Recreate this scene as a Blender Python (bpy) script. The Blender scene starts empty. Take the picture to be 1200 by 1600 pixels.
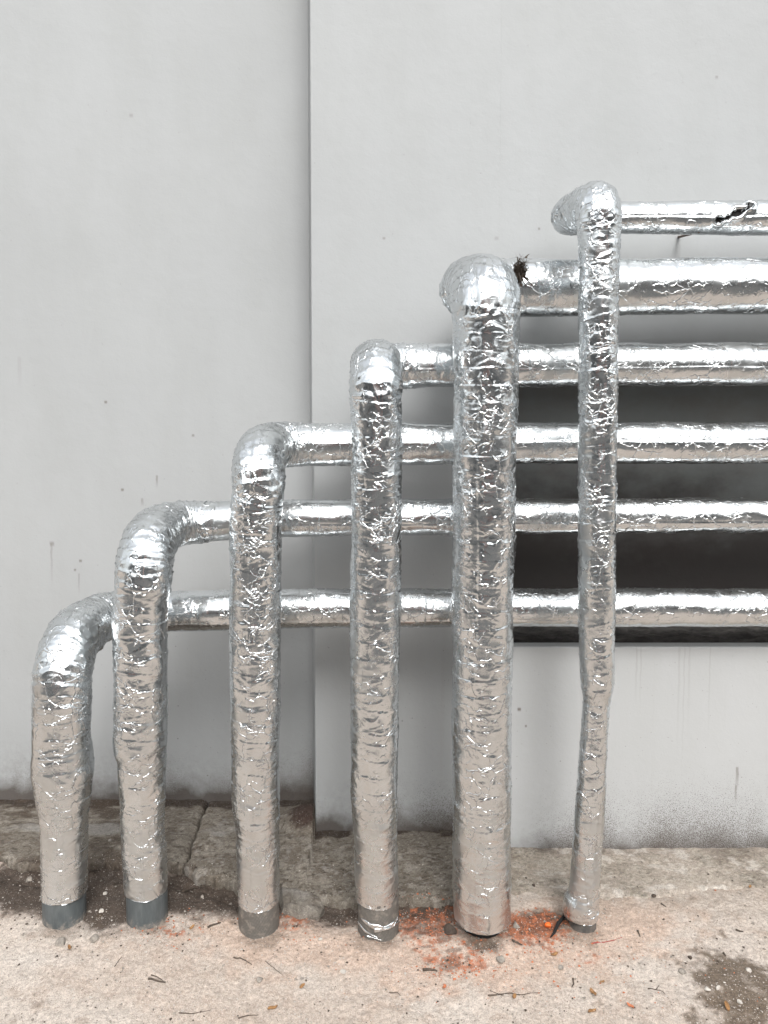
import bpy, bmesh, math, random
import numpy as np
from mathutils import Vector, Matrix

random.seed(7)
RNG = np.random.default_rng(11)
scene = bpy.context.scene
COL = scene.collection

# ------------------------------------------------------------------ camera
H_EYE = 1.585
F_PX, CX, CY = 1203.0, 580.0, 673.6          # measured on a 1200 x 1600 frame
PITCH = math.radians(3.5)
cam_data = bpy.data.cameras.new("camera")
cam = bpy.data.objects.new("camera", cam_data)
COL.objects.link(cam)
cam.location = (0, 0, H_EYE)
cam.rotation_euler = (math.pi / 2 - PITCH, 0, 0)
cam_data.sensor_fit = 'VERTICAL'
cam_data.sensor_height = 36.0
cam_data.lens = F_PX / 1600 * 36.0
cam_data.shift_x = (600 - CX) / 1600
cam_data.shift_y = (CY - 800) / 1600
cam_data.clip_start = 0.05
cam_data.clip_end = 400
scene.camera = cam

# ------------------------------------------------------------------ sky, sun, exposure
SUN_EL, SUN_AZ = math.radians(45), math.radians(172)   # azimuth: behind the camera
world = bpy.data.worlds.new("World")
scene.world = world
world.use_nodes = True
wn, wl = world.node_tree.nodes, world.node_tree.links
for n in list(wn):
    wn.remove(n)
w_out = wn.new("ShaderNodeOutputWorld")
w_bg = wn.new("ShaderNodeBackground")
w_sky = wn.new("ShaderNodeTexSky")
w_sky.sky_type = 'NISHITA'
w_sky.sun_disc = False
w_sky.sun_elevation = SUN_EL
w_sky.sun_rotation = SUN_AZ
w_sky.air_density = 1.6
w_sky.dust_density = 4.0
w_hs = wn.new("ShaderNodeHueSaturation")
w_hs.inputs['Saturation'].default_value = 0.16      # overcast: the blue is veiled by cloud
wl.new(w_sky.outputs[0], w_hs.inputs['Color'])
wl.new(w_hs.outputs[0], w_bg.inputs['Color'])
w_bg.inputs['Strength'].default_value = 0.15
wl.new(w_bg.outputs[0], w_out.inputs['Surface'])

sun_data = bpy.data.lights.new("sun", 'SUN')
sun = bpy.data.objects.new("sun", sun_data)
COL.objects.link(sun)
sun_data.energy = 1.05
sun_data.angle = math.radians(17)
sun_data.color = (1.0, 0.98, 0.96)
sun_dir = Vector((math.sin(SUN_AZ) * math.cos(SUN_EL), math.cos(SUN_AZ) * math.cos(SUN_EL), math.sin(SUN_EL)))
sun.rotation_euler = sun_dir.to_track_quat('Z', 'Y').to_euler()

scene.view_settings.view_transform = 'Standard'
scene.view_settings.look = 'None'
scene.view_settings.exposure = 0.86
scene.view_settings.gamma = 1.0
scene.view_settings.use_curve_mapping = False
scene.render.engine = 'CYCLES'
scene.cycles.max_bounces = 10
scene.cycles.glossy_bounces = 5
scene.cycles.diffuse_bounces = 5
scene.cycles.use_denoising = True
scene.cycles.caustics_reflective = True
scene.cycles.sample_clamp_indirect = 6.0

# ------------------------------------------------------------------ helpers
_cp, _sp = math.cos(PITCH), math.sin(PITCH)
def at(px, py, Y):
    """world point at distance Y that shows at photo pixel (px, py)"""
    a, b = (px - CX) / F_PX, (CY - py) / F_PX
    d = Vector((a, _cp + b * _sp, -_sp + b * _cp))
    t = Y / d.y
    return Vector((d.x * t, Y, H_EYE + d.z * t))

def on_z(px, py, z=0.0):
    a, b = (px - CX) / F_PX, (CY - py) / F_PX
    d = Vector((a, _cp + b * _sp, -_sp + b * _cp))
    t = (z - H_EYE) / d.z
    return Vector((d.x * t, d.y * t, z))

def to_px(X, Y, Z):
    zz = Z - H_EYE
    w = Y * _cp - zz * _sp
    return CX + F_PX * X / w, CY - F_PX * (Y * _sp + zz * _cp) / w

def smooth(a, b, x):
    t = np.clip((x - a) / (b - a), 0, 1)
    return t * t * (3 - 2 * t)

def _hash(ix, iy, iz, seed):
    h = (ix.astype(np.int64) * 374761393 + iy.astype(np.int64) * 668265263 + iz.astype(np.int64) * 2147483647 + seed * 974634599) & 0xFFFFFFFF
    h = ((h ^ (h >> 13)) * 1274126177) & 0xFFFFFFFF
    h = (h ^ (h >> 16)) & 0xFFFF
    return h / 65535.0

def vnoise(x, y, z=None, seed=0):
    x = np.asarray(x, float); y = np.asarray(y, float)
    if z is None:
        ix, iy = np.floor(x), np.floor(y)
        fx, fy = x - ix, y - iy
        fx = fx * fx * (3 - 2 * fx); fy = fy * fy * (3 - 2 * fy)
        o = np.zeros_like(ix)
        a = _hash(ix, iy, o, seed); b = _hash(ix + 1, iy, o, seed)
        c = _hash(ix, iy + 1, o, seed); d = _hash(ix + 1, iy + 1, o, seed)
        return (a + (b - a) * fx) * (1 - fy) + (c + (d - c) * fx) * fy
    z = np.asarray(z, float)
    ix, iy, iz = np.floor(x), np.floor(y), np.floor(z)
    fx, fy, fz = x - ix, y - iy, z - iz
    fx = fx * fx * (3 - 2 * fx); fy = fy * fy * (3 - 2 * fy); fz = fz * fz * (3 - 2 * fz)
    r = 0
    for dz, wz in ((0, 1 - fz), (1, fz)):
        for dy, wy in ((0, 1 - fy), (1, fy)):
            for dx, wx in ((0, 1 - fx), (1, fx)):
                r = r + _hash(ix + dx, iy + dy, iz + dz, seed) * wx * wy * wz
    return r

def fbm(x, y, octaves=4, seed=0, gain=0.5):
    s, a, n = 0, 1.0, 0
    for k in range(octaves):
        s = s + a * vnoise(x * 2 ** k + 17.3 * k, y * 2 ** k + 5.1 * k, None, seed + k)
        n += a; a *= gain
    return s / n

def tag(o, label=None, cat=None, group=None, kind=None):
    if label: o['label'] = label
    if cat: o['category'] = cat
    if group: o['group'] = group
    if kind: o['kind'] = kind
    return o

def thing(name, loc, label, cat, group=None, kind=None):
    o = bpy.data.objects.new(name, None)
    o.empty_display_size = 0.1
    o.location = loc
    COL.objects.link(o)
    return tag(o, label, cat, group, kind)

def link(name, me, mat=None, parent=None):
    o = bpy.data.objects.new(name, me)
    COL.objects.link(o)
    if mat is not None:
        for m in (mat if isinstance(mat, (list, tuple)) else [mat]):
            me.materials.append(m)
    if parent is not None:
        o.parent = parent
        o.matrix_parent_inverse = Matrix.Translation(-Vector(parent.location))
    return o

def grid_mesh(name, P, smooth_shade=True, wrap_u=False):
    """P: (nv, nu, 3) array -> quad mesh"""
    nv, nu, _ = P.shape
    me = bpy.data.meshes.new(name)
    idx = np.arange(nv * nu).reshape(nv, nu)
    if wrap_u:
        nxt = np.roll(idx, -1, axis=1)
        q = np.stack([idx[:-1], nxt[:-1], nxt[1:], idx[1:]], -1).reshape(-1, 4)
    else:
        q = np.stack([idx[:-1, :-1], idx[:-1, 1:], idx[1:, 1:], idx[1:, :-1]], -1).reshape(-1, 4)
    me.vertices.add(nv * nu)
    me.vertices.foreach_set("co", P.reshape(-1).astype(np.float32))
    me.loops.add(q.size)
    me.loops.foreach_set("vertex_index", q.reshape(-1).astype(np.int32))
    me.polygons.add(len(q))
    me.polygons.foreach_set("loop_start", (np.arange(len(q)) * 4).astype(np.int32))
    me.update(calc_edges=True)
    if smooth_shade:
        me.polygons.foreach_set("use_smooth", np.ones(len(q), bool))
    return me

def vec_attr(me, name, arr):
    a = me.attributes.new(name, 'FLOAT_VECTOR', 'POINT')
    a.data.foreach_set("vector", arr.reshape(-1).astype(np.float32))

def col_attr(me, name, arr):
    n = len(me.vertices)
    full = np.ones((n, 4), np.float32)
    full[:, :arr.reshape(n, -1).shape[1]] = arr.reshape(n, -1)
    a = me.attributes.new(name, 'FLOAT_COLOR', 'POINT')
    a.data.foreach_set("color", full.reshape(-1))

def poly_block(name, poly, y0, y1, mat, parent, bevel=0.0, bevel_test=None, back_shift=None):
    """polygon in x-z, extruded from y0 (front) to y1"""
    bm = bmesh.new()
    f = [bm.verts.new((x, y0, z)) for x, z in poly]
    b = [bm.verts.new((x, y1, z)) for x, z in poly]
    bm.faces.new(f); bm.faces.new(b[::-1])
    for v in b:
        if back_shift and abs(v.co.x - back_shift[0]) < 1e-5: v.co.x += back_shift[1]
    n = len(poly)
    for i in range(n):
        bm.faces.new((f[i], b[i], b[(i + 1) % n], f[(i + 1) % n]))
    bmesh.ops.recalc_face_normals(bm, faces=bm.faces)
    if bevel:
        es = [e for e in bm.edges if all(abs(v.co.y - y0) < 1e-6 for v in e.verts) and (bevel_test is None or bevel_test(e))]
        bmesh.ops.bevel(bm, geom=es, offset=bevel, segments=2, affect='EDGES', profile=0.5)
    me = bpy.data.meshes.new(name)
    bm.to_mesh(me); bm.free()
    return link(name, me, mat, parent)

def rect(x0, x1, z0, z1):
    return [(x0, z0), (x1, z0), (x1, z1), (x0, z1)]

# ------------------------------------------------------------------ node helpers
class NT:
    def __init__(self, name):
        self.m = bpy.data.materials.new(name)
        self.m.use_nodes = True
        self.n = self.m.node_tree.nodes
        self.l = self.m.node_tree.links
        for x in list(self.n):
            self.n.remove(x)
        self.out = self.n.new("ShaderNodeOutputMaterial")
    def node(self, t, props=None, **ins):
        nd = self.n.new(t)
        for k, v in (props or {}).items():
            setattr(nd, k, v)
        for k, v in ins.items():
            self.set(nd, k.replace('_', ' '), v)
        return nd
    def set(self, nd, key, v):
        s = nd.inputs[key] if not isinstance(key, int) else nd.inputs[key]
        if isinstance(v, bpy.types.NodeSocket):
            self.l.new(v, s)
        elif isinstance(v, (tuple, list)) and s.type == 'RGBA' and len(v) == 3:
            s.default_value = (*v, 1)
        else:
            s.default_value = v
    def math(self, op, a, b=None, c=None, clamp=False):
        nd = self.n.new("ShaderNodeMath"); nd.operation = op; nd.use_clamp = clamp
        for i, v in enumerate((a, b, c)):
            if v is not None: self.set(nd, i, v)
        return nd.outputs[0]
    def vmath(self, op, a, b=None, scale=None):
        nd = self.n.new("ShaderNodeVectorMath"); nd.operation = op
        self.set(nd, 0, a)
        if b is not None: self.set(nd, 1, b)
        if scale is not None: self.set(nd, 'Scale', scale)
        return nd.outputs[1] if op in ('LENGTH', 'DOT_PRODUCT', 'DISTANCE') else nd.outputs[0]
    def mix(self, f, a, b, mode='MIX'):
        nd = self.n.new("ShaderNodeMix"); nd.data_type = 'RGBA'; nd.blend_type = mode
        self.set(nd, 0, f); self.set(nd, 6, a); self.set(nd, 7, b)
        return nd.outputs[2]
    def ramp(self, v, a, b, lo=0.0, hi=1.0, interp='SMOOTHSTEP'):
        nd = self.n.new("ShaderNodeMapRange"); nd.interpolation_type = interp
        self.set(nd, 0, v); self.set(nd, 1, a); self.set(nd, 2, b); self.set(nd, 3, lo); self.set(nd, 4, hi)
        return nd.outputs[0]
    def noise(self, vec, scale, detail=3.0, rough=0.5, out=0):
        nd = self.node("ShaderNodeTexNoise", Vector=vec, Scale=scale, Detail=detail, Roughness=rough)
        return nd.outputs[out]
    def voro(self, vec, scale, feature='F1', rnd=1.0):
        return self.node("ShaderNodeTexVoronoi", {'feature': feature}, Vector=vec, Scale=scale, Randomness=rnd)
    def stretch(self, vec, s):
        return self.vmath('MULTIPLY', vec, s)
    def bump(self, h, strength, dist, normal=None):
        nd = self.node("ShaderNodeBump", Strength=strength, Distance=dist, Height=h)
        if normal is not None: self.set(nd, 'Normal', normal)
        return nd.outputs[0]
    def bsdf(self, **k):
        return self.node("ShaderNodeBsdfPrincipled", None, **k)
    def done(self, shader):
        self.l.new(shader, self.out.inputs['Surface'])
        return self.m
    @property
    def pos(self):
        return self.node("ShaderNodeNewGeometry").outputs['Position']

# ------------------------------------------------------------------ materials
def mat_foil():
    t = NT("crumpled_foil")
    wrap = t.node("ShaderNodeAttribute", {'attribute_name': 'wrap'}).outputs['Vector']
    wear = t.node("ShaderNodeAttribute", {'attribute_name': 'wear'})
    sep = t.node("ShaderNodeSeparateColor", Color=wear.outputs['Color'])
    crum, dust, scrim = sep.outputs[0], sep.outputs[1], sep.outputs[2]
    nrm = t.node("ShaderNodeNewGeometry").outputs['Normal']
    wob = t.node("ShaderNodeTexNoise", Vector=wrap, Scale=30.0, Detail=3.0)
    wv = t.vmath('SCALE', t.vmath('SUBTRACT', wob.outputs['Color'], (0.5, 0.5, 0.5)), scale=0.034)
    p = t.vmath('ADD', wrap, wv)
    v0 = t.voro(t.stretch(p, (1.2, 0.9, 1)), 26.0)
    v1 = t.voro(t.stretch(p, (1.1, 1.0, 1)), 52.0)
    v2 = t.voro(t.stretch(p, (1, 1.4, 1)), 115.0)
    cen = lambda v: t.vmath('SUBTRACT', v.outputs['Color'], (0.5, 0.5, 0.5))
    patch = t.ramp(t.noise(wrap, 11.0, 2.0), 0.40, 0.62)
    n = nrm
    for v, a_, b_ in ((v0, 0.12, 0.14), (v1, 0.08, 0.22), (v2, 0.03, 0.15)):
        k = t.math('MULTIPLY', crum, t.math('ADD', a_, t.math('MULTIPLY', patch, b_)))
        n = t.vmath('ADD', n, t.vmath('MULTIPLY', t.vmath('SCALE', cen(v), scale=k), (1.2, 1.0, 0.62)))
    soft = t.node("ShaderNodeTexNoise", Vector=t.stretch(wrap, (1.3, 0.75, 1)), Scale=24.0, Detail=3.0, Roughness=0.5)
    n = t.vmath('ADD', n, t.vmath('SCALE', t.vmath('SUBTRACT', soft.outputs['Color'], (0.5, 0.5, 0.5)), scale=0.24))
    n = t.vmath('NORMALIZE', n)
    # sharp folds: thin crests along warped cell borders, broken up by a mask
    h = t.math('MULTIPLY', t.noise(t.stretch(wrap, (1, 1.5, 1)), 260.0, 3.0, 0.6), 0.035)
    for sc, st_, w_, lo, hi, amp, seed_ in ((17.0, (1.25, 0.95, 1), 0.026, 0.49, 0.55, 0.62, 3.0), (25.0, (1.1, 1.0, 1), 0.044, 0.52, 0.58, 0.50, 11.0), (50.0, (1.0, 1.0, 1), 0.075, 0.54, 0.62, 0.34, 19.0)):
        e = t.voro(t.vmath('ADD', t.stretch(p, st_), (seed_, seed_, 0)), sc, 'DISTANCE_TO_EDGE').outputs['Distance']
        r = t.ramp(e, 0.0, w_, 1.0, 0.0, 'LINEAR')
        msk = t.ramp(t.noise(t.vmath('ADD', wrap, (seed_, 0, 0)), sc * 0.55, 2.0), lo, hi)
        h = t.math('ADD', h, t.math('MULTIPLY', t.math('MULTIPLY', r, msk), t.math('MULTIPLY', amp, t.math('ADD', 0.62, t.math('MULTIPLY', crum, 0.70)))))
    # woven reinforcement showing through
    sx = t.node("ShaderNodeSeparateXYZ", Vector=t.vmath('ADD', wrap, t.vmath('SCALE', wv, scale=0.12)))
    gx = t.math('PINGPONG', sx.outputs[0], 0.006)
    gy = t.math('PINGPONG', sx.outputs[1], 0.006)
    gl = t.math('MINIMUM', gx, gy)
    gr = t.ramp(gl, 0.0, 0.0007, 1.0, 0.0)
    h = t.math('ADD', h, t.math('MULTIPLY', t.math('MULTIPLY', gr, scrim), 0.03))
    bn = t.bump(h, 0.9, 0.0021, n)
    stain = t.ramp(t.noise(wrap, 7.0, 5.0, 0.65), 0.35, 0.75)
    rough = t.math('ADD', t.math('ADD', 0.19, t.math('MULTIPLY', stain, 0.13)), t.math('MULTIPLY', dust, 0.18))
    base = t.mix(stain, (0.73, 0.76, 0.775), (0.60, 0.625, 0.635))
    metal = t.bsdf(Base_Color=base, Metallic=1.0, Roughness=rough, Normal=bn)
    # settled dust, brown water runs
    dm = t.noise(t.stretch(wrap, (1, 0.5, 1)), 16.0, 6.0, 0.7)
    df = t.math('MULTIPLY', dust, t.ramp(dm, 0.28, 0.72, 0.25, 1.0))
    spk = t.ramp(t.noise(wrap, 190.0, 2.0), 0.66, 0.72)
    df = t.math('MAXIMUM', df, t.math('MULTIPLY', t.math('MULTIPLY', spk, dust), 1.2), clamp=True)
    dcol = t.mix(t.noise(wrap, 60.0, 4.0), (0.52, 0.49, 0.45), (0.38, 0.345, 0.305))
    dusty = t.bsdf(Base_Color=dcol, Roughness=0.75, Normal=bn)
    mx = t.node("ShaderNodeMixShader")
    t.set(mx, 0, df); t.set(mx, 1, metal.outputs[0]); t.set(mx, 2, dusty.outputs[0])
    return t.done(mx.outputs[0])

def mat_wall(name, base, splash_top=0.30, splash=1.0, grime=0.0, low_dark=None, side=None, foot=-0.05, marks=()):
    t = NT(name)
    pos = t.pos
    sp = t.node("ShaderNodeSeparateXYZ", Vector=pos)
    z = sp.outputs[2]
    big = t.noise(pos, 1.3, 4.0, 0.55)
    mid = t.noise(t.stretch(pos, (1.0, 1.0, 0.35)), 6.0, 5.0, 0.6)
    c = t.mix(t.ramp(big, 0.3, 0.7), base, tuple(x * 0.945 for x in base))
    c = t.mix(t.math('MULTIPLY', t.ramp(mid, 0.35, 0.75), 0.38), c, tuple(x * k for x, k in zip(base, (0.87, 0.87, 0.85))))
    # faint drip runs
    drip = t.noise(t.stretch(pos, (38.0, 38.0, 0.9)), 1.0, 3.0, 0.55)
    c = t.mix(t.math('MULTIPLY', t.math('MULTIPLY', t.ramp(drip, 0.62, 0.80), t.ramp(z, 1.6, 0.6, 0.15, 1.0)), 0.16 + 0.3 * grime), c, (0.30, 0.29, 0.27))
    # pinholes and specks
    for sc, th, keep in ((26.0, 0.075, 0.80), (70.0, 0.11, 0.80)):
        v = t.voro(t.stretch(pos, (1, 0.3, 1)), sc)
        cs = t.node("ShaderNodeSeparateColor", Color=v.outputs['Color'])
        dot = t.math('MULTIPLY', t.ramp(v.outputs['Distance'], th * 0.6, th, 1.0, 0.0), t.math('GREATER_THAN', cs.outputs[0], keep))
        lowf = t.ramp(z, 1.0, 0.2, 0.25, 0.9)
        c = t.mix(t.math('MULTIPLY', dot, lowf), c, (0.13, 0.12, 0.11))
    # rain splash: soil specks thrown up from the ground
    wav = t.math('MULTIPLY', t.math('SUBTRACT', t.noise(t.stretch(pos, (1, 1, 0.2)), 2.6, 3.0), 0.5), splash_top * 1.1)
    zz = t.math('ADD', z, wav)
    m = t.ramp(zz, splash_top, -0.03, 0.0, 1.0, 'LINEAR')
    if side:
        m = t.math('MULTIPLY', m, t.ramp(sp.outputs[0], side[0], side[1], 0.25, 1.0))
    m2 = t.math('MULTIPLY', m, m)
    sk = t.noise(t.stretch(pos, (1, 0.3, 0.8)), 380.0, 3.0, 0.66)
    den = t.ramp(t.noise(t.stretch(pos, (1, 1, 0.15)), 3.1, 3.0, 0.6), 0.30, 0.62, 0.35, 1.0)
    thr = t.math('SUBTRACT', 0.725, t.math('MULTIPLY', t.math('MULTIPLY', m, den), 0.25 * splash))
    spot = t.ramp(t.math('SUBTRACT', sk, thr), 0.0, 0.05)
    c = t.mix(t.math('MULTIPLY', spot, 0.85), c, (0.075, 0.06, 0.05))
    soft = t.noise(pos, 34.0, 5.0, 0.7)
    zf = t.math('ADD', z, t.math('MULTIPLY', t.math('SUBTRACT', t.noise(pos, 9.0, 5.0, 0.65), 0.5), 0.16))
    gr = t.math('POWER', t.ramp(zf, foot + 0.085, foot - 0.01, 0.0, 1.0, 'LINEAR'), 1.6)
    if side:
        gr = t.math('MULTIPLY', gr, t.ramp(sp.outputs[0], side[0], side[1], 0.35, 1.0))
    c = t.mix(t.math('MULTIPLY', gr, 0.86), c, (0.055, 0.043, 0.036))
    film = t.math('MULTIPLY', m2, t.math('MULTIPLY', t.ramp(soft, 0.35, 0.65), 0.30))
    c = t.mix(film, c, (0.12, 0.105, 0.09))
    for (mx_, mz_, ml_, mw_, ms_) in marks:
        dx = t.math('ABSOLUTE', t.math('SUBTRACT', t.math('ADD', sp.outputs[0], t.math('MULTIPLY', t.math('SUBTRACT', t.noise(pos, 30.0, 2.0), 0.5), 0.008)), mx_))
        a_ = t.ramp(dx, mw_ * 0.4, mw_, 1.0, 0.0)
        b_ = t.math('MULTIPLY', t.ramp(z, mz_ - ml_, mz_ - ml_ * 0.1, 0.0, 1.0), t.ramp(z, mz_, mz_ + mw_, 1.0, 0.0))
        c = t.mix(t.math('MULTIPLY', t.math('MULTIPLY', a_, b_), ms_), c, (0.14, 0.125, 0.11))
    if grime:
        g2 = t.ramp(t.noise(t.stretch(pos, (1, 1, 1.6)), 5.0, 6.0, 0.65), 0.42, 0.66)
        c = t.mix(t.math('MULTIPLY', g2, grime), c, (0.16, 0.14, 0.13))
    if low_dark:
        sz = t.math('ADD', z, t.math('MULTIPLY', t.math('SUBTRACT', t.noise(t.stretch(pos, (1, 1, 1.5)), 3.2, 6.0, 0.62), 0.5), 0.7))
        c = t.mix(t.math('MULTIPLY', t.ramp(sz, low_dark + .22, low_dark - .28), 0.93), c, (0.032, 0.026, 0.024))  # near-black brown towards the bottom, with a noisy border
    h = t.math('ADD', t.math('MULTIPLY', t.noise(pos, 14.0, 5.0, 0.6), 1.0), t.math('MULTIPLY', t.noise(pos, 170.0, 3.0, 0.6), 0.16))
    bn = t.bump(h, 0.16, 0.012)
    b = t.bsdf(Base_Color=c, Roughness=0.62, Normal=bn)
    b.inputs['Specular IOR Level'].default_value = 0.35
    return t.done(b.outputs[0])

def mat_ground(name, rel=1.0):
    t = NT(name)
    pos = t.pos
    c = t.node("ShaderNodeAttribute", {'attribute_name': 'tint'}).outputs['Color']
    g1 = t.noise(pos, 95.0, 5.0, 0.72)
    g2 = t.noise(pos, 420.0, 3.0, 0.65)
    k = t.math('ADD', t.ramp(g1, 0.25, 0.75, 0.70, 1.26), t.ramp(g2, 0.25, 0.75, -0.30, 0.30))
    kk = t.node("ShaderNodeCombineColor", Red=k, Green=k, Blue=k).outputs[0]
    c = t.mix(1.0, c, kk, 'MULTIPLY')
    # single grains, pale and dark
    v = t.voro(pos, 330.0)
    cs = t.node("ShaderNodeSeparateColor", Color=v.outputs['Color'])
    inside = t.ramp(v.outputs['Distance'], 0.28, 0.40, 1.0, 0.0)
    c = t.mix(t.math('MULTIPLY', inside, t.math('MULTIPLY', t.math('GREATER_THAN', cs.outputs[0], 0.90), 0.5)), c, (0.72, 0.68, 0.63))
    c = t.mix(t.math('MULTIPLY', inside, t.math('MULTIPLY', t.math('LESS_THAN', cs.outputs[1], 0.07), 0.65)), c, (0.09, 0.075, 0.065))
    h = t.math('ADD', t.math('MULTIPLY', g1, 0.7), t.math('ADD', t.math('MULTIPLY', g2, 0.35), t.math('MULTIPLY', inside, 0.12)))
    bn = t.bump(h, 0.75 * rel, 0.009)
    b = t.bsdf(Base_Color=c, Roughness=0.9, Normal=bn)
    b.inputs['Specular IOR Level'].default_value = 0.2
    return t.done(b.outputs[0])

def mat_plain(name, col, rough=0.7, metallic=0.0, var=0.25, scale=60.0, bump=0.3, dist=0.002, stretch=(1, 1, 1), second=None):
    t = NT(name)
    co = t.stretch(t.node("ShaderNodeTexCoord").outputs['Object'], stretch)
    n1 = t.noise(co, scale, 5.0, 0.65)
    c2 = second or tuple(x * (1 - var * 1.6) for x in col)
    c = t.mix(t.ramp(n1, 0.32, 0.70), col, c2)
    b = t.bsdf(Base_Color=c, Roughness=rough, Metallic=metallic, Normal=t.bump(n1, bump, dist))
    return t.done(b.outputs[0])

def mat_pvc():
    t = NT("grey_plastic_pipe")
    co = t.pos
    n1 = t.noise(t.stretch(co, (1, 1, 0.25)), 70.0, 4.0, 0.6)
    c = t.mix(t.ramp(n1, 0.35, 0.75), (0.066, 0.077, 0.081), (0.10, 0.112, 0.116))
    z = t.node("ShaderNodeSeparateXYZ", Vector=co).outputs[2]
    dirt = t.ramp(t.math('ADD', t.math('MULTIPLY', t.math('SUBTRACT', t.noise(co, 55.0, 5.0, 0.7), 0.5), 0.12), z), 0.05, 0.005)
    c = t.mix(t.math('MULTIPLY', dirt, 0.8), c, (0.36, 0.31, 0.26))
    b = t.bsdf(Base_Color=c, Roughness=0.5, Normal=t.bump(n1, 0.15, 0.001))
    return t.done(b.outputs[0])

def mat_tape():
    t = NT("woven_dark_tape")
    wrap = t.node("ShaderNodeAttribute", {'attribute_name': 'wrap'}).outputs['Vector']
    s = t.node("ShaderNodeSeparateXYZ", Vector=wrap)
    gx = t.math('PINGPONG', t.math('ADD', s.outputs[0], t.math('MULTIPLY', s.outputs[1], 0.3)), 0.0021)
    gy = t.math('PINGPONG', t.math('SUBTRACT', s.outputs[1], t.math('MULTIPLY', s.outputs[0], 0.25)), 0.0021)
    w = t.ramp(t.math('MINIMUM', gx, gy), 0.0, 0.0009)
    n1 = t.noise(wrap, 45.0, 5.0, 0.7)
    c = t.mix(w, (0.055, 0.05, 0.045), (0.15, 0.14, 0.125))
    c = t.mix(t.ramp(n1, 0.48, 0.72), c, (0.27, 0.235, 0.20))
    b = t.bsdf(Base_Color=c, Roughness=0.6, Normal=t.bump(t.math('ADD', w, n1), 0.5, 0.0015))
    return t.done(b.outputs[0])

Y_P = 2.166                       # the row of risers
Y_H = 2.47                        # the stacked runs
Y_PANEL, Y_LOW, Y_LEFT, Y_PLINTH = 2.72, 2.77, 3.00, 2.56
def _marks(rows, Y):
    out = []
    for px, py, ln, w, st in rows:
        p = at(px, py, Y); k = Y / F_PX
        out.append((p.x, p.z, ln * k, w * k, st))
    return out
WALL_MARKS = _marks([(80, 850, 80, 2.2, .30), (81, 849, 7, 5, .5), (245, 744, 22, 2.5, .5), (165, 628, 4, 3.2, .8), (191, 765, 4, 3.2, .8), (222, 780, 14, 3, .4), (126, 876, 4, 3, .7), (117, 890, 4, 2.5, .7), (123, 897, 40, 2, .3), (302, 680, 4, 3, .6), (30, 560, 60, 4, .12), (205, 180, 5, 4, .35)], Y_LEFT) + \
    _marks([(600, 372, 4, 3, .5), (842, 357, 4, 2.5, .6), (1059, 372, 60, 6, .22), (776, 372, 5, 4, .3), (1120, 120, 5, 3, .4)], Y_PANEL)
PLINTH_MARKS = _marks([(1062, 1012, 200, 2.4, .14), (1078, 1012, 160, 2.4, .12), (995, 1012, 110, 2.0, .18), (1002, 1012, 130, 1.6, .16), (1152, 1200, 44, 3.2, .55), (1150, 1228, 40, 2.2, .5), (811, 1108, 5, 4, .9), (822, 1134, 4, 2.5, .8), (1070, 1012, 260, 1.4, .15), (1110, 1012, 180, 1.6, .14), (960, 1012, 60, 1.6, .14)], Y_PLINTH)
M_FOIL = mat_foil()
M_WALL = mat_wall("painted_concrete", (0.351, 0.362, 0.366), 0.24, 1.1, foot=-0.055, marks=WALL_MARKS)
M_PLINTH = mat_wall("painted_concrete_low", (0.412, 0.423, 0.427), 0.36, 1.25, 0.0, None, (0.42, 0.68), -0.015, PLINTH_MARKS)
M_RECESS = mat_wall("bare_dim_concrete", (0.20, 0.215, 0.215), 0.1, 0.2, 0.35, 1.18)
M_SILL = mat_plain("rough_dark_concrete", (0.085, 0.078, 0.072), 0.9, 0, 0.4, 24, 1.0, 0.03, (0.4, 1.5, 1), (0.022, 0.02, 0.019))  # very dark mottled tone for the sill and the gap floor
M_GROUND = mat_ground("sandy_ground")
M_APRON = mat_ground("weathered_concrete", 1.3)
M_PVC = mat_pvc()
M_TAPE = mat_tape()
M_BLACK = mat_plain("black_foam", (0.014, 0.013, 0.012), 0.95, 0, 0.5, 90, 0.8, 0.004)
M_TUFT = mat_plain("dead_moss", (0.06, 0.042, 0.028), 0.95, 0, 0.4, 120, 0.6, 0.002, second=(0.020, 0.015, 0.012))
M_FOOT = mat_plain("dark_grey_sleeve", (0.060, 0.058, 0.056), 0.7, 0, 0.3, 60, 0.5, 0.002, second=(0.14, 0.125, 0.11))
M_TWIG = mat_plain("dead_twig", (0.10, 0.075, 0.055), 0.85, 0, 0.4, 120, 0.6, 0.002, second=(0.035, 0.027, 0.022))
M_LEAF = mat_plain("dry_leaf", (0.30, 0.16, 0.06), 0.7, 0, 0.4, 90, 0.4, 0.001, second=(0.14, 0.07, 0.03))
M_STONE = mat_plain("grey_pebble", (0.29, 0.26, 0.225), 0.9, 0, 0.3, 110, 0.6, 0.003)
M_PALE = mat_plain("pale_pebble", (0.50, 0.465, 0.42), 0.9, 0, 0.2, 110, 0.5, 0.003)
M_SOIL = mat_plain("dark_crumb", (0.075, 0.055, 0.042), 0.95, 0, 0.3, 120, 0.6, 0.003)
M_BRICK = mat_plain("brick_crumb", (0.46, 0.16, 0.075), 0.9, 0, 0.25, 120, 0.5, 0.003)
M_ORANGE = mat_plain("orange_plastic", (0.78, 0.14, 0.02), 0.5, 0, 0.12, 60, 0.3, 0.002)
M_RED = mat_plain("red_thread", (0.32, 0.055, 0.045), 0.7, 0, 0.2, 90, 0.3, 0.001)
M_RUST = mat_plain("rusty_steel", (0.10, 0.09, 0.08), 0.6, 0.6, 0.3, 140, 0.5, 0.001, second=(0.13, 0.07, 0.045))

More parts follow.
